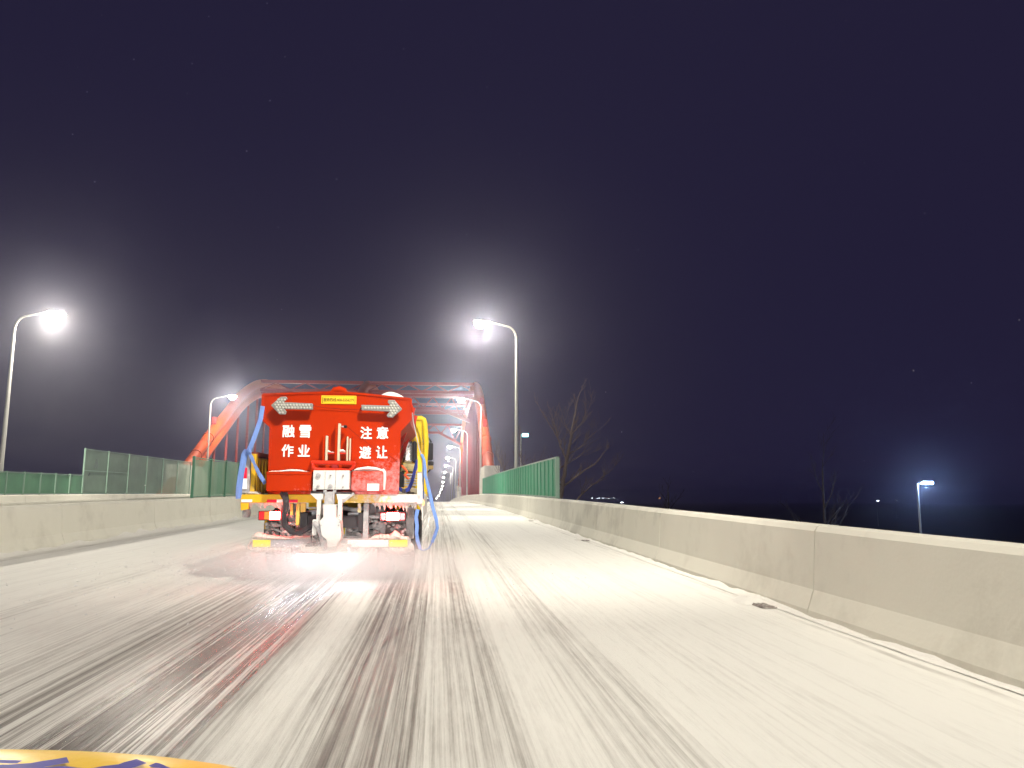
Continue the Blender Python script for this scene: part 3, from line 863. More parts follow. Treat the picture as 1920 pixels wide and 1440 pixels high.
# rack tube, exhaust shield, air box, snow-dusted shelf on the right side
yk = 3.4
P = [q(768, 785, yk), q(790, 785, yk), q(794.5, 787.5, yk), q(796.5, 795, yk), q(799, 830, yk), q(796.5, 872, yk), q(796, 930, yk)]
MB().tube(P, .05, 10).build('rack_tube', YEL_P, T, True)
P = [q(772, 793, yk + .3), q(778, 806, yk + .3), q(784, 828, yk + .3), q(783, 925, yk + .3)]
MB().tube(P, .06, 10).build('rack_tube', YEL_P, T, True)
qbox(MB(), 767, 806, 783, 830, yk + .5, yk + .9).build('air_intake', YEL_P, T, bevel=.05)
ex = qbox(MB(), 756, 825, 773, 868.5, 2.6, 2.8).build('exhaust_shield', CHROME, T, bevel=.05, seg=4)
qbox(MB(), 773.6, 827, 781, 867, 2.62, 2.95).build('air_box', BLACK, T, bevel=.03)
qbox(MB(), 749.5, 820, 755.4, 868, 2.62, 2.9).build('shield_edge', YEL, T)
for py in (838, 852):
    p = q(766.5, py, 2.59); MB().tube([p + Vector((0, .01, 0)), p + Vector((0, -.012, 0))], .022, 10).build('bolt', TAPE_W, ex)
qbox(MB(), 748, 869, 781, 884.5, 2.5, 2.9).build('fuel_tank', mat('tank_beige', (.42, .36, .18), .6, var=.3, dirt=(7, .5, .7, None, (.16, .13, .08, 1))), T, bevel=.04)
qbox(MB(), 747.5, 884, 757, 914, 2.3, 2.6).build('battery_box', BLACK, T, bevel=.01)
mb = MB()
for k in range(5): qbox(mb, 758, 888 + k * 5, 780, 891 + k * 5, 2.55, 2.9)
tag(mb.build('pipework', GREYM, T), kind='stuff')
P = [q(750, 871, 2.3), q(760, 880, 2.25), q(764, 886, 2.22), q(759, 891, 2.2), q(764, 896, 2.2), q(767, 898, 2.2)]
MB().tube(P, .022, 8).build('air_hose', mat('hose_orange', (.85, .12, .04), .5), T, True)
mb = MB()
p = q(746, 926, .9); mb.prism([q(747, 927, .3), q(784, 927, .3), q(783, 917, .6), q(765, 911, .8), q(748, 922, .7)], (0, .3, 0))
mb.build('canvas_sheet', mat('dirty_canvas', (.30, .27, .20), .9, var=.3, bump=.5), T)
# mirrors
ym = 5.2
mr = bpy.data.objects.new('side_mirror', None); col.objects.link(mr); mr.parent = T
qbox(MB(), 800.5, 830, 812, 863, ym, ym + .1).build('mirror_housing', BLACK, mr, bevel=.03, seg=3)
qbox(MB(), 803, 864.5, 813, 873, ym, ym + .1).build('mirror_housing', BLACK, mr, bevel=.02)
qbox(MB(), 802.5, 873, 812.5, 880.5, ym - .02, ym + .09).build('small_mirror', mat('mirror_back_brown', (.35, .24, .10), .4), mr, bevel=.015)
P = [q(786, 822, ym), q(795, 820, ym), q(804, 822, ym), q(809, 830, ym)]
MB().tube(P, .02, 8).build('bracket', BLACK, mr, True)
P = [q(807, 880, ym), q(803, 884, ym), q(796, 890, ym), q(788, 896, ym)]
MB().tube(P, .018, 8).build('bracket', BLACK, mr, True)
P = [q(788, 824, ym), q(792, 832, ym), q(799, 836, ym)]
MB().tube(P, .018, 8).build('bracket', BLACK, mr, True)
# wheels
def wheel(x, y, w_, parent):
    r_ = .46
    hub = bpy.data.objects.new('wheel', None); col.objects.link(hub); hub.parent = parent
    pts = [(-w_/2, .30), (-w_/2, r_ - .03), (-w_/2 + .03, r_), (w_/2 - .03, r_), (w_/2, r_ - .03), (w_/2, .30)]
    mb = MB(); n = 36
    for i in range(n):
        t = 2 * math.pi * i / n
        for px_, pr_ in pts:
            k = pr_ + (.012 if (i % 2 and pr_ > .44) else 0)
            mb.v.append((x + px_, y + math.cos(t) * k, r_ + math.sin(t) * k))
    m = len(pts)
    for i in range(n):
        for j in range(m): mb.f.append((i*m+j, i*m+(j+1)%m, ((i+1)%n)*m+(j+1)%m, ((i+1)%n)*m+j))
    mb.build('tyre', RUBBER, hub)
    MB().tube([(x - w_/2 + .05, y, r_), (x + w_/2 - .05, y, r_)], [.30, .30], 24).build('rim', GREYM, hub)
for x in (-.93, -.65, .65, .93): wheel(x, 1.45, .25, T)
for x in (-.95, .95): wheel(x, 5.55, .26, T)
MB().tube([(-.8, 1.45, .46), (-.3, 1.45, .46), (-.16, 1.45, .50), (.16, 1.45, .50), (.3, 1.45, .46), (.8, 1.45, .46)], [.09, .09, .24, .24, .09, .09], 14).build('rear_axle', GREYM, T, True)
MB().tube([(0, 1.2, .52), (0, 1.05, .52)], [.2, .12], 14).build('differential_cover', GREYM, T, True)
for sx in (-.47, .47):
    mb = MB()
    for k in range(4):
        P = [(sx, .55 + .1 * k, .72 - .05 * k + 0), (sx, 1.45, .56 + .045 * k), (sx, 2.35 - .1 * k, .72 - .05 * k)]
        mb.tube(P, .035, 6)
    tag(mb.build('leaf_spring', DARK, T), kind='stuff')
for sx in (-.58, .58):
    MB().tube([(sx, .75, .95), (sx * .95, .95, .45)], .055, 10).build('shock_absorber', GREYM, T, True)
# mudflaps
for x0_, x1_ in ((496, 522), (722, 762)):
    a, b_ = q(x0_, 972, .72), q(x1_, 1018, .72)
    MB().box((a.x, .72, a.z + .1), (b_.x, .735, b_.z)).build('mudflap', mat('frosted_mudflap_%d' % x0_, (.16, .14, .14), .8, var=.3, frost=(7, .45, .7, None, (.55, .50, .49, 1))), T)
# side marker yellow plate hanging by the near-side flap
qbox(MB(), 496.5, 976, 500.5, 992, .6, .66).build('flap_bracket', YEL, T)
# gearbox, air tanks and frosted lumps under the bed
qbox(MB(), 541, 964, 565, 982, .5, .9).build('air_tank', GREYM, T, bevel=.04, seg=3)
qbox(MB(), 566, 958, 592, 990, .45, .8).build('valve_block', mat('frosted_blue_grey', (.42, .43, .48), .6, var=.25, frost=(12, .5, .7, None, (.66, .64, .65, 1))), T, bevel=.02)
qbox(MB(), 652, 961, 680, 990, .45, .8).build('control_box', mat('pale_grey_box', (.66, .67, .72), .5, var=.08), T, bevel=.012)
P = [q(657.5, 976, .44), q(657.5, 989, .44)]
MB().tube(P, .018, 8).build('lever', DARK, T, True)
p = q(657.5, 974, .43); MB().tube([p + Vector((0, .0, 0)), p + Vector((0, -.04, 0))], .035, 12).build('lever_knob', DARK, T, True)
qbox(MB(), 648, 990, 680, 1005, .5, .95).build('skid_plate', GREYM, T, bevel=.03)
rnd = random.Random(4)
mb = MB()
ico = bmesh.new(); bmesh.ops.create_icosphere(ico, subdivisions=2, radius=1.0)
IV = [v.co.copy() for v in ico.verts]; IF = [tuple(v.index for v in f.verts) for f in ico.faces]; ico.free()
for k in range(330):
    px_, py_ = (rnd.uniform(526, 594), rnd.uniform(962, 1009)) if k < 170 else ((rnd.uniform(648, 714), rnd.uniform(964, 1010)) if k < 270 else (rnd.choice([rnd.uniform(498, 524), rnd.uniform(722, 764)]), rnd.uniform(980, 1010)))
    c = q(px_, py_, rnd.uniform(.22, .7)); s_ = rnd.uniform(.010, .032)
    mb.add([c + Vector((v.x * s_ * 1.2, v.y * s_, v.z * s_)) * (1 + .22 * fbm(v.x * 1.6 + k, v.y * 1.6, v.z * 1.6)) for v in IV], IF)
tag(mb.build('frozen_slush', SLUSH, T, True), kind='stuff')
for (x0_, y0_, x1_, y1_, ya, yb_) in ((527, 944, 541, 1000, .62, .68), (543, 945, 556, 975, .55, .6), (596, 944, 606, 1000, .4, .5), (690, 945, 704, 1004, .66, .72), (704, 978, 722, 1006, .5, .56), (762, 950, 776, 1010, .7, .76), (648, 1004, 690, 1011, .3, .5)):
    qbox(MB(), x0_, y0_, x1_, y1_, ya, yb_).build('frosted_plate', GREYM, T, bevel=.012)
for x0_, x1_, yy in ((533, 590, 992), (650, 712, 986), (545, 600, 958), (640, 690, 952)):
    MB().tube([q(x0_, yy, .5), q((x0_ + x1_) / 2, yy + 4, .48), q(x1_, yy - 1, .5)], .03, 8).build('air_pipe', GREYM, T, True)
# brackets below the beam
for x0_, x1_, y1_ in ((564, 573, 960), (671, 677, 961), (682, 690, 1012), (545, 549, 966), (556, 561, 985), (593, 597, 950)):
    qbox(MB(), x0_, 943.5, x1_, y1_, .08, .14).build('bracket', YEL_FROST if x0_ != 682 else GREYM, T, bevel=.006)
qbox(MB(), 571, 951, 594, 953.5, .15, .2).build('cross_rod', GREYM, T)
qbox(MB(), 690, 966, 712, 972, .16, .22).build('lamp_arm', GREYM, T, bevel=.01)
qbox(MB(), 524, 962, 541, 968, .16, .22).build('lamp_arm', GREYM, T, bevel=.01)
# rear lamps
def rear_lamp(x0_, x1_, y0_, y1_, lit0, lit1):
    r_ = bpy.data.objects.new('rear_lamp', None); col.objects.link(r_); r_.parent = T
    qbox(MB(), x0_ - 1, y0_ - 1, x1_ + 1, y1_ + 1, .062, .13).build('housing', BLACK, r_, bevel=.008)
    n = 4; w_ = (x1_ - x0_) / n
    for k in range(n):
        xa, xb = x0_ + k * w_ + .3, x0_ + (k + 1) * w_ - .3
        m = TAIL_ON if lit0 <= k < lit1 else (TAIL_A if (k == 1 and lit0 > 1) else TAIL_R)
        qbox(MB(), xa, y0_ + .3, xb, y1_ - .3, .03, .06).build('lens', m, r_, bevel=.006)
rear_lamp(486, 525, 959, 974.5, 2, 4)
rear_lamp(713, 760, 961, 976, 1, 3)
for x0_, x1_, colr in ((501, 519, TAPE_R), (519.4, 532, TAPE_W), (541, 558.5, TAPE_R), (453, 473, TAPE_W)):
    qbox(MB(), x0_, 936.5, x1_, 942 if x0_ > 460 else 941.5, -.008, -.001).build('reflective_tape', colr, T)
qbox(MB(), 791.5, 938, 795, 948, .12, .2).build('side_marker_lamp', AMBER, T, bevel=.01)
# rear underrun bar
gb = bpy.data.objects.new('underrun_bar', None); col.objects.link(gb); gb.parent = T
qbox(MB(), 472, 1011, 770, 1027, .04, .14).build('bar', GREYM, gb, bevel=.012)
for x0_, x1_, m in ((474.5, 507, TAPE_Y), (507.6, 536, mat('reflective_grey', (.34, .36, .40), .4, var=.15)), (538, 562, MATS['reflective_grey']), (652, 683, TAPE_W), (683.6, 728, TAPE_W), (730, 764, TAPE_Y)):
    qbox(MB(), x0_, 1012.5, x1_, 1025.5, .032, .0395).build('reflective_tape', m, gb)
def snow_lump(name, pts_px, y0, depth, m, parent, seed, amp=.5):
    """ragged slush crust: top outline in pixels, sagging front, real depth"""
    mb = MB(); k = len(pts_px); rows = 5
    sub = []
    for (xa, ta, ba), (xb, tb, bb) in zip(pts_px[:-1], pts_px[1:]):
        n = max(2, int((xb - xa) / 2.2))
        for i in range(n):
            t = i / n; sub.append((xa + (xb - xa) * t, ta + (tb - ta) * t, ba + (bb - ba) * t))
    sub.append(pts_px[-1])
    for i, (x, t, b_) in enumerate(sub):
        j = amp * fbm(i * .9, seed) * 4
        top = q(x, t + j, y0); bot = q(x, b_ + amp * fbm(i * 1.3, seed + 4) * 4, y0)
        e = math.sin(math.pi * min(1, max(0, (i + .5) / len(sub)))) ** .4
        for r_ in range(rows):
            u = r_ / (rows - 1)
            p = bot.lerp(top, u)
            p.y = y0 - depth * .5 * e * math.sin(math.pi * (u * .8 + .1)) + .02 * fbm(i * .8, u * 4, seed)
            mb.v.append(p)
        for r_ in range(rows):
            u = 1 - r_ / (rows - 1); p = bot.lerp(top, u); p.y = y0 + depth * .5 * e
            mb.v.append(p)
    n = 2 * rows
    for i in range(len(sub) - 1):
        for j in range(n): mb.f.append((i*n+j, i*n+(j+1)%n, (i+1)*n+(j+1)%n, (i+1)*n+j))
    mb.f.append(tuple(range(n))); mb.f.append(tuple((len(sub)-1)*n+j for j in reversed(range(n))))
    return tag(mb.build(name, m, parent, True), kind='stuff')
snow_lump('slush_crust', [(466, 1020, 1028), (474, 1003, 1013), (484, 998, 1012), (505, 1004, 1012), (540, 1006, 1012), (590, 1004, 1012)], .09, .16, DIRTY_SNOW, gb, 1.1)
snow_lump('slush_crust', [(690, 1010, 1013), (702, 1004, 1013), (718, 1002, 1013), (730, 1003, 1013), (741, 994.5, 1013), (752, 1004, 1013), (766, 1007, 1014), (770, 1013, 1018)], .09, .16, DIRTY_SNOW, gb, 5.5)
snow_lump('slush_crust', [(462, 1022, 1024), (470, 1026, 1034), (486, 1027, 1037), (515, 1027, 1035), (545, 1027, 1033)], .06, .10, DIRTY_SNOW, gb, 2.2, .8)
snow_lump('slush_crust', [(716, 1027, 1030), (728, 1027, 1036), (745, 1027, 1041), (760, 1026.5, 1037), (770, 1016, 1034), (776, 1022, 1030)], .06, .12, DIRTY_SNOW, gb, 7.7, .9)
# frozen fringe below the rear beam
mb = MB(); rnd = random.Random(9)
for x0_, x1_ in ((470, 545), (700, 790)):
    x = x0_
    while x < x1_:
        w_ = rnd.uniform(2, 5); l_ = rnd.uniform(4, 15) * (1.3 if rnd.random() < .2 else .8)
        p, pb = q(x, 942.8, .05), q(x + w_ * .3, 942.8 + l_, .05)
        mb.tube([p, p.lerp(pb, .5), pb], [.022, .016, .003], 6); x += w_ * .8
tag(mb.build('icicle_fringe', DIRTY_SNOW, T, True), kind='stuff')
snow_lump('bed_snow', [(462, 925, 928), (470, 921.5, 928), (482, 921.8, 928), (492, 925, 928)], .12, .25, DIRTY_SNOW, T, 3.9, .2)
# number plate beside the chute and hanging work lamp
qbox(MB(), 640.5, 974.5, 649, 1006, .3, .33).build('plate_frame', WHITE, T, bevel=.01)
qbox(MB(), 641, 976.5, 646.5, 1002, .285, .2985).build('number_plate', TAPE_Y, T)
p = q(462, 962, .2); MB().tube([q(466, 953, .2), q(463, 960, .2), q(462, 970, .2)], [.03, .06, .045], 10).build('hanging_lamp', GREYM, T, True)
# wiring loom and hydraulic hoses
for dx in (0, 5, 9):
    P = [q(528 + dx, 924, -.02), q(534 + dx * .6, 936, -.05), q(535 + dx * .5, 948, -.05), q(531 + dx * .5, 965, -.02), q(532 + dx * .6, 985, 0), q(545 + dx, 998, 0), q(562, 1001 - dx * .5, -.03), q(580, 990 - dx * .4, -.06), q(592, 979, -.1)]
    MB().tube(P, .020 if dx else .026, 8).build('hydraulic_hose', DARK, T, True)
P = [q(590, 980, -.28), q(598, 990, -.33), q(604, 1006, -.33), q(607, 1018, -.3)]
MB().tube(P, .036, 8).build('hydraulic_hose', GREYM, T, True)
mb = MB(); rnd = random.Random(2)
for k in range(7):
    c = q(rnd.uniform(580, 602), rnd.uniform(1008, 1022), -.2)
    mb.tube([c + Vector((rnd.uniform(-.08, .08), rnd.uniform(-.04, .04), rnd.uniform(-.06, .06))) for _ in range(5)], .012, 6)
tag(mb.build('tangled_hoses', DARK, T, True), kind='stuff')

# ------------------------------------------------------------------ the salt spreader on the bed
sp = thing('salt_spreader', (XT, YT, ZT), 'red salt spreader hopper with white arrows and white lettering, strapped on truck bed', 'salt spreader', rot=rot)
yp = .16                                             # rear panel plane
outl = [(495.3, 741), (600, 737.5), (637, 736.8), (680, 740), (770.5, 749.5), (770.5, 786), (766, 792), (750, 809), (745.5, 929), (506, 929), (507, 880), (509.5, 801), (493.5, 786)]
MB().prism([q(x, y, yp) for x, y in outl], (0, .05, 0)).build('rear_panel', RED, sp, bevel=.01)
# flange round the panel
mb = MB()
for (a, b_) in zip(outl, outl[1:] + outl[:1]):
    if a[1] > 925 and b_[1] > 925: continue
    mb.bar(q(*a, yp + .03), q(*b_, yp + .03), .03, .085, up=(0, 1, 0))
mb.build('panel_flange', RED, sp)
# hopper body: wide top, sloping sides, running forward
yb0, yb1 = yp + .055, 3.2
zt0 = q(600, 742, yp).z; zk = q(600, 790, yp).z; zb0 = q(600, 925, yp).z
xa, xb = q(497, 760, yp).x, q(769, 760, yp).x
prof = [(xa, zt0 - .03), (xb, zt0 - .05), (xb, zk), (xb - .17, zk - .17), (xb - .62, zb0 + .1), (xb - .62, zb0), (xa + .62, zb0), (xa + .62, zb0 + .1), (xa + .12, zk - .12), (xa, zk)]
MB().prism([(x, yb0, z) for x, z in prof], (0, yb1 - yb0, 0)).build('hopper_body', RED, sp)
for k in range(2):
    y_ = yb0 + .9 + k * 1.3
    MB().bar((xb + .02, y_, zt0 - .06), (xb - .40, y_, zb0 + .02), .06, .05, up=(0, 1, 0)).build('side_rib', RED_D, sp)
    MB().bar((xa - .02, y_, zt0 - .06), (xa + .40, y_, zb0 + .02), .06, .05, up=(0, 1, 0)).build('side_rib', RED_D, sp)
# tarp bow and salt heap above the rim, top handle
mb = MB(); pts = [q(621, 738, yp + .02), q(628, 732.5, yp + .02), q(636, 731.5, yp + .02), q(645, 733, yp + .02), q(652, 740, yp + .02)]
mb.tube(pts, [.02, .045, .05, .045, .02], 10); mb.build('top_handle', RED, sp, True)
mb = MB(); n = 14
c = q(735, 748, .9)
for i in range(n + 1):
    for j in range(n + 1):
        u, v = i / n * 2 - 1, j / n * 2 - 1
        r2 = u * u + v * v
        mb.v.append((c.x + u * .24, .9 + v * .5, c.z - .08 + .17 * max(0, 1 - r2) ** .7 + .012 * fbm(u * 3, v * 3, 2.2)))
for i in range(n):
    for j in range(n): mb.f.append((i*(n+1)+j, (i+1)*(n+1)+j, (i+1)*(n+1)+j+1, i*(n+1)+j+1))
mb.build('salt_heap', SNOW, sp, True)
# arrow boards
def arrow(pts, name):
    r_ = bpy.data.objects.new('arrow_board', None); col.objects.link(r_); r_.parent = sp
    ya = yp - .13
    P = [q(x, y, ya) for x, y in pts]
    MB().prism(P, (0, .045, 0)).build('arrow_plate', LED, r_, bevel=.008)
    # bulbs set in the plate
    xs = [p.x for p in P]; zs = [p.z for p in P]
    mb = MB(); pitch = .040
    def inside(x, z, mrg):
        ok = True
        for dx, dz in ((0,0),(mrg,0),(-mrg,0),(0,mrg),(0,-mrg)):
            c_ = False; k = len(P); j = k - 1
            for i in range(k):
                if ((P[i].z > z+dz) != (P[j].z > z+dz)) and (x+dx < (P[j].x-P[i].x)*(z+dz-P[i].z)/(P[j].z-P[i].z)+P[i].x): c_ = not c_
                j = i
            ok = ok and c_
        return ok
    z = min(zs) + pitch * .6; row = 0
    while z < max(zs):
        x = min(xs) + pitch * (.5 if row % 2 else 0)
        while x < max(xs):
            if inside(x, z, .015):
                m = 7
                for ring, (rr, yy) in enumerate(((.0185, 0), (.015, -.006), (.007, -.009))):
                    for a_ in range(m): mb.v.append((x + rr * math.cos(2*math.pi*a_/m), ya - .001 + yy, z + rr * math.sin(2*math.pi*a_/m)))
                b0 = len(mb.v) - 3 * m
                for ring in range(2):
                    for a_ in range(m): mb.f.append((b0+ring*m+a_, b0+ring*m+(a_+1)%m, b0+(ring+1)*m+(a_+1)%m, b0+(ring+1)*m+a_))
                mb.f.append(tuple(b0 + 2*m + a_ for a_ in range(m)))
            x += pitch
        z += pitch * .87; row += 1
    tag(mb.build('arrow_bulbs', LEDW, r_, True), kind='stuff')
    for x, y in ((pts[0][0] * .5 + pts[1][0] * .5, sum(p[1] for p in pts) / len(pts)),):
        MB().tube([q(x, y, ya + .046), q(x, y, yp)], .015, 8).build('standoff', DARK, r_)
arrow([(587, 757), (587, 768.5), (534, 767.5), (538, 772), (536, 777.5), (525, 777.5), (508.5, 760.5), (527, 744.5), (537, 744), (540, 748), (532, 754.5)], 'l')
arrow([(677.5, 759.5), (678.5, 769.5), (731, 772), (725, 779), (727, 782.5), (736, 783.5), (754.5, 767.5), (740, 750.5), (728, 750.5), (727, 755), (733, 761)], 'r')
# hotline plate
sg = qbox(MB(), 603.5, 742, 668.5, 758.5, yp - .012, yp - .001).build('hotline_plate', SIGNY, sp, bevel=.004)
mb = MB()
for (x0_, y0_, x1_, y1_) in ((605.6, 743.8, 666.4, 744.4), (605.6, 756.2, 666.4, 756.8), (605.6, 744.4, 606.2, 756.2), (665.8, 744.4, 666.4, 756.2)):
    qbox(mb, x0_, y0_, x1_, y1_, yp - .015, yp - .0125)
mb.build('plate_border', INK, sg)
sz = (q(600, 740, yp).z - q(600, 748.5, yp).z)
me = text_mesh('服务热线:400-5556279', sz * .86, INK, .0006, .001)
ww = max(v.co.x for v in me.vertices) - min(v.co.x for v in me.vertices)
want = q(664, 750, yp).x - q(607.5, 750, yp).x
for v in me.vertices: v.co.x *= want / ww
o = bpy.data.objects.new('lettering', me); col.objects.link(o); o.parent = sg
c = q(635.8, 750.3, yp - .0145); o.location = c
# painted characters
def glyph(ch, cx, cy, wpx, hpx):
    me = text_mesh(ch, .2, WHITE_L, 0, .002)
    bm = bmesh.new(); bm.from_mesh(me); base = bm.copy(); bd_ = .0052
    for n_, (dx, dz) in enumerate(((bd_, 0), (-bd_, 0), (0, bd_), (0, -bd_), (bd_*.7, bd_*.7), (-bd_*.7, bd_*.7), (bd_*.7, -bd_*.7), (-bd_*.7, -bd_*.7))):
        tm = bpy.data.meshes.new('t'); c2 = base.copy()
        for v in c2.verts: v.co += Vector((dx, -.00035 * (n_ + 1), dz))
        c2.to_mesh(tm); c2.free(); bm.from_mesh(tm); bpy.data.meshes.remove(tm)
    bm.to_mesh(me); bm.free(); base.free()
    xs = [v.co.x for v in me.vertices]; zs = [v.co.z for v in me.vertices]
    W = q(cx + wpx/2, cy, yp).x - q(cx - wpx/2, cy, yp).x; Hh = q(cx, cy - hpx/2, yp).z - q(cx, cy + hpx/2, yp).z
    fx = W / (max(xs) - min(xs)); fz = Hh / (max(zs) - min(zs))
    for v in me.vertices: v.co.x *= fx; v.co.z *= fz
    o = bpy.data.objects.new('painted_character', me); col.objects.link(o); o.parent = sp
    o.location = q(cx, cy, yp - .0045)
for ch, cx, cy, w_, h_ in (('融', 542, 808.7, 23, 23.5), ('雪', 573, 809.3, 22.5, 24), ('作', 540, 845, 22.5, 23.5), ('业', 570.5, 845.3, 22.5, 22.5),
                           ('注', 687, 811.8, 22, 23.5), ('意', 717.5, 811.8, 22, 23), ('避', 685, 848.5, 22.5, 23.5), ('让', 716, 847.8, 22, 23.5)):
    glyph(ch, cx, cy, w_, h_)
# cable sagging between the two arrows, loose wires
MB().tube([q(588, 761, yp - .05), q(610, 765, yp - .03), q(640, 767.5, yp - .025), q(665, 768, yp - .03), q(678, 768, yp - .05)], .003, 6).build('cable', CABLE, sp, True)
MB().tube([q(652, 801, yp - .10), q(672, 818, yp - .02), q(705, 843, yp - .02), q(731, 855, yp - .05), q(745, 866, yp - .01)], .0025, 6).build('cable', CABLE, sp, True)
MB().tube([q(637, 799.5, yp - .13), q(645, 800.5, yp - .12), q(650, 801, yp - .12)], [.005, .012, .02], 8).build('camera_stub', GREYM, sp, True)
MB().box(q(645, 797.5, yp - .16), q(651.5, 803.5, yp - .08)).build('rear_camera', BLACK, sp, bevel=.008)
# centre post, side posts, cross shelf
qbox(MB(), 629.5, 795.5, 635.5, 872, yp - .13, yp - .04).build('centre_post', RED, sp, bevel=.006)
qbox(MB(), 634.6, 794.2, 636.6, 868, yp - .145, yp - .06).build('post_ice', ICE, sp, bevel=.006)
for x0_, x1_ in ((605.5, 609.5), (649, 658)):
    qbox(MB(), x0_, 817, x1_, 872, yp - .11, yp - .01).build('side_post', RED, sp, bevel=.012)
qbox(MB(), 611, 817, 613.8, 868, yp - .14, yp - .06).build('post_ice', ICE, sp, bevel=.014)
qbox(MB(), 650.4, 818, 652.4, 868, yp - .14, yp - .112).build('post_ice', ICE, sp, bevel=.012)
qbox(MB(), 655.6, 822, 657.2, 868, yp - .14, yp - .112).build('post_ice', ICE, sp, bevel=.012)
qbox(MB(), 609.5, 848.5, 650, 851.5, yp - .11, yp - .02).build('cross_shelf', RED_D, sp)
snow_lump('shelf_snow', [(609.5, 838, 849), (614, 842, 849), (620, 847, 849), (629, 848, 849.4)], yp - .07, .10, SNOW, sp, 2.0, .2)
snow_lump('shelf_snow', [(631.5, 845.5, 849), (637, 843, 849), (644, 843, 849), (648.5, 845, 849)], yp - .07, .10, SNOW, sp, 6.0, .2)
# basket rail
fr = yp - .30
mb = MB(); P = [q(586, 866.8, yp - .02), q(586, 867, fr), q(661, 868.5, fr), q(664.5, 871, fr + .05), q(664, 869, yp - .02)]
mb.tube(P, .028, 8); mb.build('basket_rail', RED_D, sp, True)
MB().tube([q(589, 866, fr), q(660, 867.6, fr)], .014, 8).build('rail_snow', SNOW, sp, True)
mb = MB(); P = [q(587, 868, fr), q(587.5, 876, fr), q(593, 880, fr), q(655, 882, fr), q(662, 877, fr), q(664, 870, fr)]
mb.tube(P, .024, 8); mb.build('basket_rail', RED_D, sp, True)
qbox(MB(), 622, 871, 634, 880, yp - .2, yp - .1).build('valve', mat('valve_dark_red', (.3, .02, .02), .5), sp, bevel=.01)
# lower tool boxes
qbox(MB(), 500.5, 886.5, 584, 921, -.12, yp - .002).build('tool_box', RED, sp, bevel=.012)
qbox(MB(), 499.8, 884.5, 584.8, 890, -.13, yp - .003).build('box_lid', RED, sp, bevel=.008)
snow_lump('box_snow', [(506, 883.5, 886), (520, 883, 886), (545, 880, 886), (562, 880.5, 886), (575, 883.2, 886), (583, 885, 886)], .02, .2, SNOW, sp, 4.0, .25)
qbox(MB(), 658.5, 883, 718, 921.5, -.12, yp - .002).build('tool_box', RED, sp, bevel=.03, seg=3)
snow_lump('box_snow', [(661, 881.5, 885), (672, 877.5, 884), (690, 874.3, 884), (706, 876, 884), (717, 880, 886), (720, 885, 890)], .02, .2, SNOW, sp, 9.0, .2)
mb = MB(); mb.tube([q(716, 881, -.03), q(719.5, 885, -.03), q(720.5, 897, -.02), q(719.5, 918, -.02)], [.03, .032, .028, .02], 8); mb.build('box_snow', SNOW, sp, True)
qbox(MB(), 688.8, 907, 710.8, 920, -.127, -.121).build('label_plate', TAPE_W, sp)
mb = MB()
for k in range(4): qbox(mb, 691, 909.2 + k * 2.6, 708 - (k % 2) * 4, 909.9 + k * 2.6, -.1285, -.1272)
tag(mb.build('label_print', mat('label_print_grey', (.62, .61, .60), .6), sp), kind='stuff')
qbox(MB(), 514, 921.5, 745, 927, -.02, yp - .004).build('sill_plate', RED, sp)
# white drive housing: three plates with bolts
for x0_, x1_ in ((588, 608.6), (610.2, 628.6), (630.2, 655)):
    pl = qbox(MB(), x0_, 882, x1_, 918, -.22, yp - .005).build('drive_plate', WHITE, sp, bevel=.006)
for x, y, r_ in ((597.5, 891.5, .032), (597.2, 911.5, .02), (620.5, 891.5, .012), (620, 912, .030), (644, 891.5, .012), (643.5, 913, .010)):
    p = q(x, y, -.222); MB().tube([p + Vector((0, .0, 0)), p + Vector((0, -.02, 0)), p + Vector((0, -.028, 0))], [r_, r_, r_ * .5], 12).build('bolt', GREYM, sp, True)
MB().tube([q(583, 923.5, -.24), q(665, 925, -.24)], .014, 8).build('hinge_rod', DARK, sp, True)
for x, y in ((590, 918), (628, 922), (610, 922)):
    p = q(x, y, -.25); MB().tube([p + Vector((-.02, 0, 0)), p + Vector((.02, 0, 0))], .022, 10).build('hinge_knuckle', GREYM, sp, True)
# chute with gussets, struts and the spinner disc below
MB().prism([q(582, 925.5, -.25), q(607, 925.5, -.25), q(607, 937, -.25), q(594, 937, -.25)], (0, .03, 0)).build('gusset', WHITE, sp)
MB().prism([q(631, 926, -.25), q(664, 926.5, -.25), q(642, 937.5, -.25), q(633, 937, -.25)], (0, .03, 0)).build('gusset', WHITE, sp)
MB().bar(q(664, 925, -.27), q(643, 941, -.27), .03).build('brace', GREYM, sp)
for x0_, x1_ in ((594.5, 600.5), (634, 640.5)):
    qbox(MB(), x0_, 936, x1_, 985, -.30, -.2).build('chute_strut', WHITE, sp, bevel=.006)
qbox(MB(), 611.5, 922, 624.5, 946, -.30, -.22).build('gate_slide', GREYM, sp, bevel=.006)
for x in (610.2, 625): qbox(MB(), x - 1, 921, x + 1, 950, -.32, -.22).build('gate_guide', GREYM, sp)
mb = MB()
sec = [(946, 606, 630), (970, 606, 630), (977, 599, 638), (1004, 603, 640), (1012, 612, 638), (1026, 614, 630)]
n = 4
for (y, x0_, x1_) in sec:
    for xx, yy in ((x0_, -.42), (x1_, -.42), (x1_, -.14), (x0_, -.14)):
        p = q(xx, y, -.42); mb.v.append((p.x, yy, p.z))
for i in range(len(sec) - 1):
    for j in range(4): mb.f.append((i*4+j, i*4+(j+1)%4, (i+1)*4+(j+1)%4, (i+1)*4+j))
mb.f += [(0,1,2,3), tuple(4*(len(sec)-1)+j for j in (3,2,1,0))]
mb.build('chute', WHITE, sp, bevel=.008)
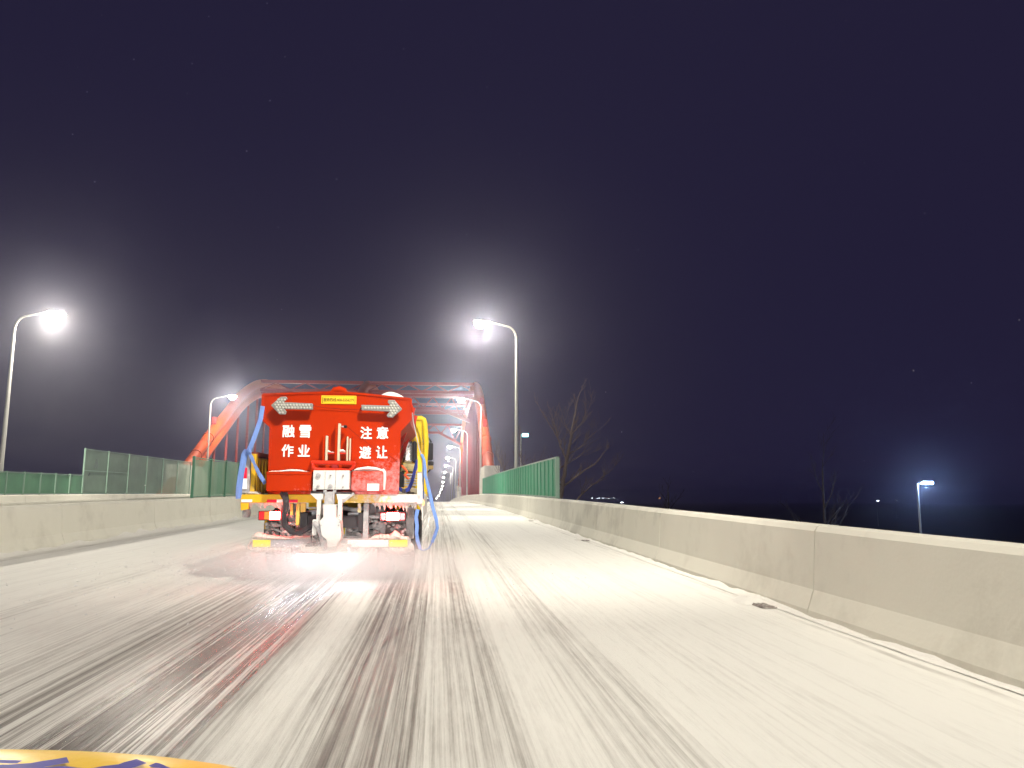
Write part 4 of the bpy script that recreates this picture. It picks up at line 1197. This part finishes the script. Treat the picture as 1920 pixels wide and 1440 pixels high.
for x, y in ((597.5, 966), (597.5, 978), (637, 966), (637, 979), (602, 985), (635, 985)):
    p = q(x, y, -.425 if y > 976 else -.302); MB().tube([p, p + Vector((0, -.012, 0))], .010, 8).build('bolt', GREYM, sp)
qbox(MB(), 586, 974, 594, 1004, -.30, -.24).build('motor_bracket', WHITE, sp, bevel=.01)
sd = bpy.data.objects.new('spinner', None); col.objects.link(sd); sd.parent = sp
c = q(609, 1033, -.32)
MB().tube([(c.x, c.y, c.z - .012), (c.x, c.y, c.z + .012)], .30, 36).build('disc', WHITE, sd, True)
MB().tube([(c.x, c.y, c.z + .013), (c.x, c.y, c.z + .14)], .05, 14).build('hub', GREYM, sd, True)
for k in range(6):
    t = k * math.pi / 3 + .2
    MB().bar((c.x + .06 * math.cos(t), c.y + .06 * math.sin(t), c.z + .035), (c.x + .28 * math.cos(t), c.y + .28 * math.sin(t), c.z + .035), .012, .045).build('vane', WHITE, sd)
mb = MB(); n = 20                                    # guard skirt round the front of the disc
for i in range(n + 1):
    t = math.pi * (.02 + .96 * i / n)
    for zz in (-.02, .07): mb.v.append((c.x + .33 * math.cos(t), c.y + .05 + .30 * math.sin(t), c.z + zz))
for i in range(n): mb.f.append((2*i, 2*i+2, 2*i+3, 2*i+1))
o = mb.build('deflector', WHITE, sd, True); o.modifiers.new('thick', 'SOLIDIFY').thickness = .012
qbox(MB(), 567, 1026, 650, 1031, -.1, -.06).build('spinner_carrier', WHITE, sd, bevel=.006)

wl = qbox(MB(), 569, 1031.5, 648, 1036, -.06, -.02).build('work_lamp', GREYM, sp, bevel=.004)
qbox(MB(), 571, 1032.3, 646, 1035.6, -.068, -.0605).build('work_lamp_lens', mat('work_lamp_lens', (.9, .9, .9), .2, var=0, emis=(.93, .93, 1.0), estr=9), wl)
ld = bpy.data.lights.new('work_light', 'AREA'); ld.shape = 'RECTANGLE'; ld.size = .55; ld.size_y = .03; ld.energy = 20; ld.color = (.93, .93, 1.0)
lo = bpy.data.objects.new('work_light', ld); col.objects.link(lo); lo.parent = sp
p = q(608, 1034, -.08); lo.location = p; lo.rotation_euler = (R(-68), 0, 0)
# ------------------------------------------------------------------ straps
st = thing('tie_down_strap', (XT, YT, ZT), 'pale blue strap from hopper corner looped over the post with reflectors', 'strap', rot=rot)
def strap_run(pts, w_, parent, m=STRAP, name='webbing', seed=0, side=(0, 1, 0)):
    rnd = random.Random(seed); out = []; sides = []
    for i in range(len(pts) - 1):
        a, b_ = Vector(pts[i]), Vector(pts[i+1])
        for k in range(5):
            out.append(a.lerp(b_, k / 5)); 
    out.append(Vector(pts[-1]))
    tw = rnd.uniform(0, 1)
    for i in range(len(out)):
        tw += rnd.uniform(-.18, .18); sides.append((math.cos(tw) * .9, .5 + .5 * math.sin(tw), .0))
    return MB().ribbon(out, w_, .008, sides).build(name, m, parent, True)
strap_run([q(493.5, 762, .1), q(490, 785, .08), q(483, 806, .05), q(476, 825, .02), q(467, 846, -.01)], .062, st, seed=1)
strap_run([q(468, 846, -.015), q(463, 846, -.03), q(459, 853, -.03), q(456, 870, -.035), q(452, 893, -.035), q(449, 915, -.03), q(448, 935, -.02)], .082, st, seed=3)
strap_run([q(466, 846, -.02), q(471, 855, -.02), q(479, 873, -.01), q(487, 889, .03), q(498, 907, .06)], .075, st, seed=5)
MB().tube([q(464, 848, -.045), q(468, 845.5, -.05), q(471, 849, -.045)], [.02, .035, .02], 8).build('knot', STRAP, st, True)
st2 = thing('loose_strap', (XT, YT, ZT), 'pale blue loose strap end dangling in a loop past the truck side', 'strap', rot=rot)
strap_run([q(790.5, 852, -.02), q(795, 862, -.03), q(797, 878, -.04), q(797, 890, -.05), q(801, 905, -.06), q(807, 930, -.08), q(811, 950, -.1), q(818, 974, -.1), q(820, 990, -.1), q(815, 1005, -.1), q(810, 1017, -.1)], .05, st2, seed=11)
strap_run([q(810, 1017, -.1), q(804, 1028, -.08), q(795, 1032, -.06), q(788, 1030, -.04)], .02, st2, seed=7)
strap_run([q(788, 1030, -.04), q(783, 1014, 0), q(781, 1000, .02), q(782, 985, .05), q(780, 970, .06), q(783, 955, .06)], .055, st2, seed=12)
strap_run([q(789, 856, .03), q(793.5, 885, .06), q(793, 915, .05), q(794, 935, .06)], .035, st2, seed=2)
st3 = thing('ratchet_strap', (XT, YT, ZT), 'dark navy strap tied between hopper base and frosted corner post', 'strap', rot=rot)
strap_run([q(783, 862, .3), q(778, 882, .3), q(772, 905, .3), q(766, 918, .28), q(758, 921, .25), q(748, 916, .2)], .05, st3, m=NAVY, seed=21)
MB().box(q(754, 917, .2), q(761, 924, .25)).build('ratchet', DARK, st3, bevel=.006)
st4 = thing('thin_rope', (XT, YT, ZT), 'thin grey cord from hopper rim down to the yellow rack', 'rope', rot=rot)
MB().tube([q(771, 757, .2), q(775, 790, .2), q(781, 818, .2), q(787, 845, .1), q(791, 855, .0)], .008, 6).build('cord', GREYM, st4, True)
MB().tube([q(770.5, 758, .15), q(773, 766, .15), q(773.5, 774, .15)], [.012, .022, .01], 8).build('hook', RED, st4, True)

# ------------------------------------------------------------------ thrown salt and spray behind the spinner
c = Vector((XT, YT, ZT)) + Vector((q(609, 1033, -.32).x, -.32, q(609, 1033, -.32).z))
mb = MB(); rnd = random.Random(15)
for k in range(1900):
    t = rnd.uniform(math.pi * 1.0, math.pi * 2.0) if rnd.random() < .85 else rnd.uniform(0, math.pi * 2)
    d = Vector((math.cos(t), math.sin(t), 0)); v0 = rnd.uniform(.2, 1.0) ** 1.3 * 5.0
    tt = rnd.uniform(.03, 1.0)
    dist = .3 + v0 * tt * .8; drop = min(c.z - ZT - .03, .45 * tt * tt * rnd.uniform(.4, 1.6))
    bounce = rnd.uniform(0, .12) if rnd.random() < .3 else 0
    p = c + d * dist + Vector((0, 0, -drop + bounce + rnd.uniform(-.03, .03)))
    p.z = max(p.z, zr(p.y) + .012)
    if p.y < 1.5 or p.x > XR - .2: continue
    s_ = rnd.uniform(.0022, .0060)
    e = (d + Vector((0, 0, rnd.uniform(-.5, .1)))).normalized(); a_ = e.cross(Vector((0, 0, 1))).normalized(); b_ = e.cross(a_)
    el_ = rnd.uniform(1.0, 5.0)
    mb.add([p + e * s_ * el_, p - e * s_ * el_, p + a_ * s_, p - a_ * s_, p + b_ * s_, p - b_ * s_],
           [(0,2,4),(0,4,3),(0,3,5),(0,5,2),(1,4,2),(1,3,4),(1,5,3),(1,2,5)])
tag(mb.build('flying_salt', SALT), 'white salt grains flung from the spinner over the road', 'salt', kind='stuff')

def mist(name, cen, rad, dens, label):
    bm = bmesh.new(); bmesh.ops.create_icosphere(bm, subdivisions=4, radius=1.0)
    for v in bm.verts: v.co = Vector((v.co.x * rad[0], v.co.y * rad[1], v.co.z * rad[2]))
    me = bpy.data.meshes.new(name); bm.to_mesh(me); bm.free()
    m = bpy.data.materials.new('spray_mist_' + name); m.use_nodes = True; t = m.node_tree; t.nodes.clear()
    o_ = N(t, 'ShaderNodeOutputMaterial'); pv = N(t, 'ShaderNodeVolumePrincipled')
    pv.inputs['Color'].default_value = (.99, .99, 1.0, 1); pv.inputs['Anisotropy'].default_value = .0
    tc = N(t, 'ShaderNodeTexCoord'); mp = N(t, 'ShaderNodeMapping'); mp.inputs['Scale'].default_value = tuple(1/r for r in rad)
    t.links.new(tc.outputs['Object'], mp.inputs['Vector'])
    ln = N(t, 'ShaderNodeVectorMath', operation='LENGTH'); t.links.new(mp.outputs[0], ln.inputs[0])
    fo = N(t, 'ShaderNodeMapRange', i_From_Min=.0, i_From_Max=1.0, i_To_Min=1.0, i_To_Max=0.0, interpolation_type='SMOOTHSTEP')
    t.links.new(ln.outputs['Value'], fo.inputs['Value'])
    nz = N(t, 'ShaderNodeTexNoise', i_Scale=1.6, i_Detail=3.0); t.links.new(tc.outputs['Object'], nz.inputs['Vector'])
    nr = N(t, 'ShaderNodeMapRange', i_From_Min=.3, i_From_Max=.7, i_To_Min=.25, i_To_Max=1.6); t.links.new(nz.outputs['Fac'], nr.inputs['Value'])
    m1 = N(t, 'ShaderNodeMath', operation='MULTIPLY'); t.links.new(fo.outputs[0], m1.inputs[0]); t.links.new(nr.outputs[0], m1.inputs[1])
    m2 = N(t, 'ShaderNodeMath', operation='MULTIPLY'); t.links.new(m1.outputs[0], m2.inputs[0]); m2.inputs[1].default_value = dens
    t.links.new(m2.outputs[0], pv.inputs['Density']); t.links.new(pv.outputs[0], o_.inputs['Volume'])
    me.materials.append(m)
    o = bpy.data.objects.new(name, me); col.objects.link(o); o.location = cen
    tag(o, label, 'mist', kind='stuff'); return o
mist('spray_mist', (c.x + .05, c.y - .5, zr(c.y) + .30), (2.5, 1.5, .40), 1.9, 'white salt and snow spray hanging behind the spinner')
mist('snow_dust', (-15.5, 33, zr(33) + 5), (7, 12, 5.5), .004, 'thin drifting snow dust over the other carriageway')

# a few snowflakes in the air
mb = MB(); rnd = random.Random(33)
for k in range(70):
    Y = rnd.uniform(4, 30); p = at(rnd.uniform(-50, 1970), rnd.uniform(0, 930), Y); s_ = rnd.uniform(.003, .008)
    if p.z < zr(Y) + .3: continue
    mb.add([p + Vector((s_, 0, 0)), p - Vector((s_, 0, 0)), p + Vector((0, s_, 0)), p - Vector((0, s_, 0)), p + Vector((0, 0, s_ * .6)), p - Vector((0, 0, s_ * .6))],
           [(0,2,4),(2,1,4),(1,3,4),(3,0,4),(2,0,5),(1,2,5),(3,1,5),(0,3,5)])
tag(mb.build('snowflakes', SALT), 'sparse snowflakes drifting in the night air', 'snow', kind='stuff')

# ------------------------------------------------------------------ the following vehicle whose bonnet shows
car = thing('service_car', (-.95, 0, 0), 'yellow service vehicle bonnet with worn blue stripes', 'car')
def hood_z(x, y):
    """x from the car's middle, y forward"""
    e = .045 * abs(x / .635) ** 3.2 + .02 * max(0, abs(x) - .62) * 6
    f = .872 - .012 * (1.3 - y) + 0 if y <= 1.3 else .872 - .9 * (y - 1.3) ** 1.7
    return f - e - .004
mb = MB(); nx, ny = 44, 26
for j in range(ny + 1):
    y = -.05 + 1.55 * j / ny
    for i in range(nx + 1):
        x = -.86 + 1.72 * i / nx
        mb.v.append((x, y, hood_z(x, y) + .0015 * fbm(x * 6, y * 6, 1.7)))
for j in range(ny):
    for i in range(nx): mb.f.append((j*(nx+1)+i, j*(nx+1)+i+1, (j+1)*(nx+1)+i+1, (j+1)*(nx+1)+i))
bon = mb.build('bonnet', HOOD, car, True)
def stripe(pts, w_):
    mb = MB(); rnd = random.Random(int(pts[0][0] * 100)); k = 24; rows = []
    for i in range(k + 1):
        t = i / k * (len(pts) - 1); a = min(int(t), len(pts) - 2); f = t - a
        x = pts[a][0] + (pts[a+1][0] - pts[a][0]) * f; y = pts[a][1] + (pts[a+1][1] - pts[a][1]) * f
        dx, dy = pts[a+1][0] - pts[a][0], pts[a+1][1] - pts[a][1]; L_ = math.hypot(dx, dy); nx_, ny_ = -dy / L_, dx / L_
        h = w_ / 2 * (1 + .8 * fbm(i * .25, w_ * 50)); h2 = w_ / 2 * (1 + .8 * fbm(i * .3, w_ * 80 + 4))
        for sgn in (h, -h2):
            xx, yy = x + nx_ * sgn, y + ny_ * sgn; mb.v.append((xx, yy, hood_z(xx, yy) + .0045))
    for i in range(k): mb.f.append((2*i, 2*i+1, 2*i+3, 2*i+2))
    o = mb.build('stripe', HOOD_B, bon); return o
stripe([(-.02, 1.27), (.22, 1.275), (.34, 1.27)], .012); stripe([(.30, 1.245), (.44, 1.25), (.56, 1.24)], .02)
stripe([(.1, 1.18), (.24, 1.19), (.40, 1.29)], .03); stripe([(-.1, 1.24), (.02, 1.25), (.15, 1.245)], .02)
stripe([(-.05, 1.19), (.04, 1.2), (.10, 1.2)], .018); stripe([(.45, 1.16), (.56, 1.17), (.63, 1.15)], .02)
stripe([(-.5, 1.2), (-.3, 1.24), (-.16, 1.22)], .03); stripe([(.28, 1.10), (.42, 1.2), (.5, 1.31)], .03); stripe([(.02, 1.30), (.1, 1.305), (.2, 1.3)], .012)
stripe([(.0, 1.22), (.1, 1.225), (.2, 1.22)], .02); stripe([(.52, 1.3), (.58, 1.28), (.66, 1.27)], .014)
MB().prism([(x, y, z) for x, y, z in ((-.88, -.05, .35), (-.88, 1.42, .35), (-.88, 1.50, .62), (-.88, 1.40, .72), (-.88, -.05, .76))], (1.76, 0, 0)).build('body', HOOD, car, bevel=.03)
MB().box((-.9, 1.43, .30), (.9, 1.60, .52)).build('bumper', BLACK, car, bevel=.05)
MB().box((-.38, 1.492, .545), (.38, 1.52, .68)).build('grille', BLACK, car)
for sx in (-.62, .62):
    h = MB().box((sx - .17, 1.44, .55), (sx + .17, 1.505, .69)).build('headlight', CHROME, car, bevel=.02)
    MB().box((sx - .15, 1.507, .565), (sx + .15, 1.52, .675)).build('lens', HEADL, h, bevel=.01)
    ld = bpy.data.lights.new('headlight_beam', 'SPOT'); ld.energy = HEAD_W; ld.color = (1, .97, .93)
    ld.spot_size = R(26); ld.spot_blend = 1.0; ld.shadow_soft_size = .05
    lo = bpy.data.objects.new('headlight_beam', ld); col.objects.link(lo); lo.parent = car
    lo.location = (sx, 1.56, .62)
    tgt = Vector((sx * .55 - .25, 10.0, .80)) - Vector(lo.location)
    lo.rotation_euler = tgt.to_track_quat('-Z', 'Y').to_euler()
for sx in (-.84, .84): 
    hub = bpy.data.objects.new('front_wheel', None); col.objects.link(hub); hub.parent = car
    MB().tube([(sx - .1, .72, .33), (sx + .1, .72, .33)], .33, 28).build('tyre', RUBBER, hub)
    MB().tube([(sx - .106, .72, .33), (sx + .106, .72, .33)], .2, 20).build('rim', GREYM, hub)

# ------------------------------------------------------------------ frosty night air
m = bpy.data.materials.new('night_haze'); m.use_nodes = True; t = m.node_tree; t.nodes.clear()
o_ = N(t, 'ShaderNodeOutputMaterial'); pv = N(t, 'ShaderNodeVolumePrincipled')
pv.inputs['Color'].default_value = (.78, .78, 1.0, 1); pv.inputs['Density'].default_value = HAZE_DENS
pv.inputs['Anisotropy'].default_value = .92
t.links.new(pv.outputs[0], o_.inputs['Volume'])
hz = MB().box((-1450, -250, GROUND_Z - 1), (1450, 2650, 26)).build('haze', m)
tag(hz, 'thin frosty night haze over the whole scene', 'haze', kind='stuff')
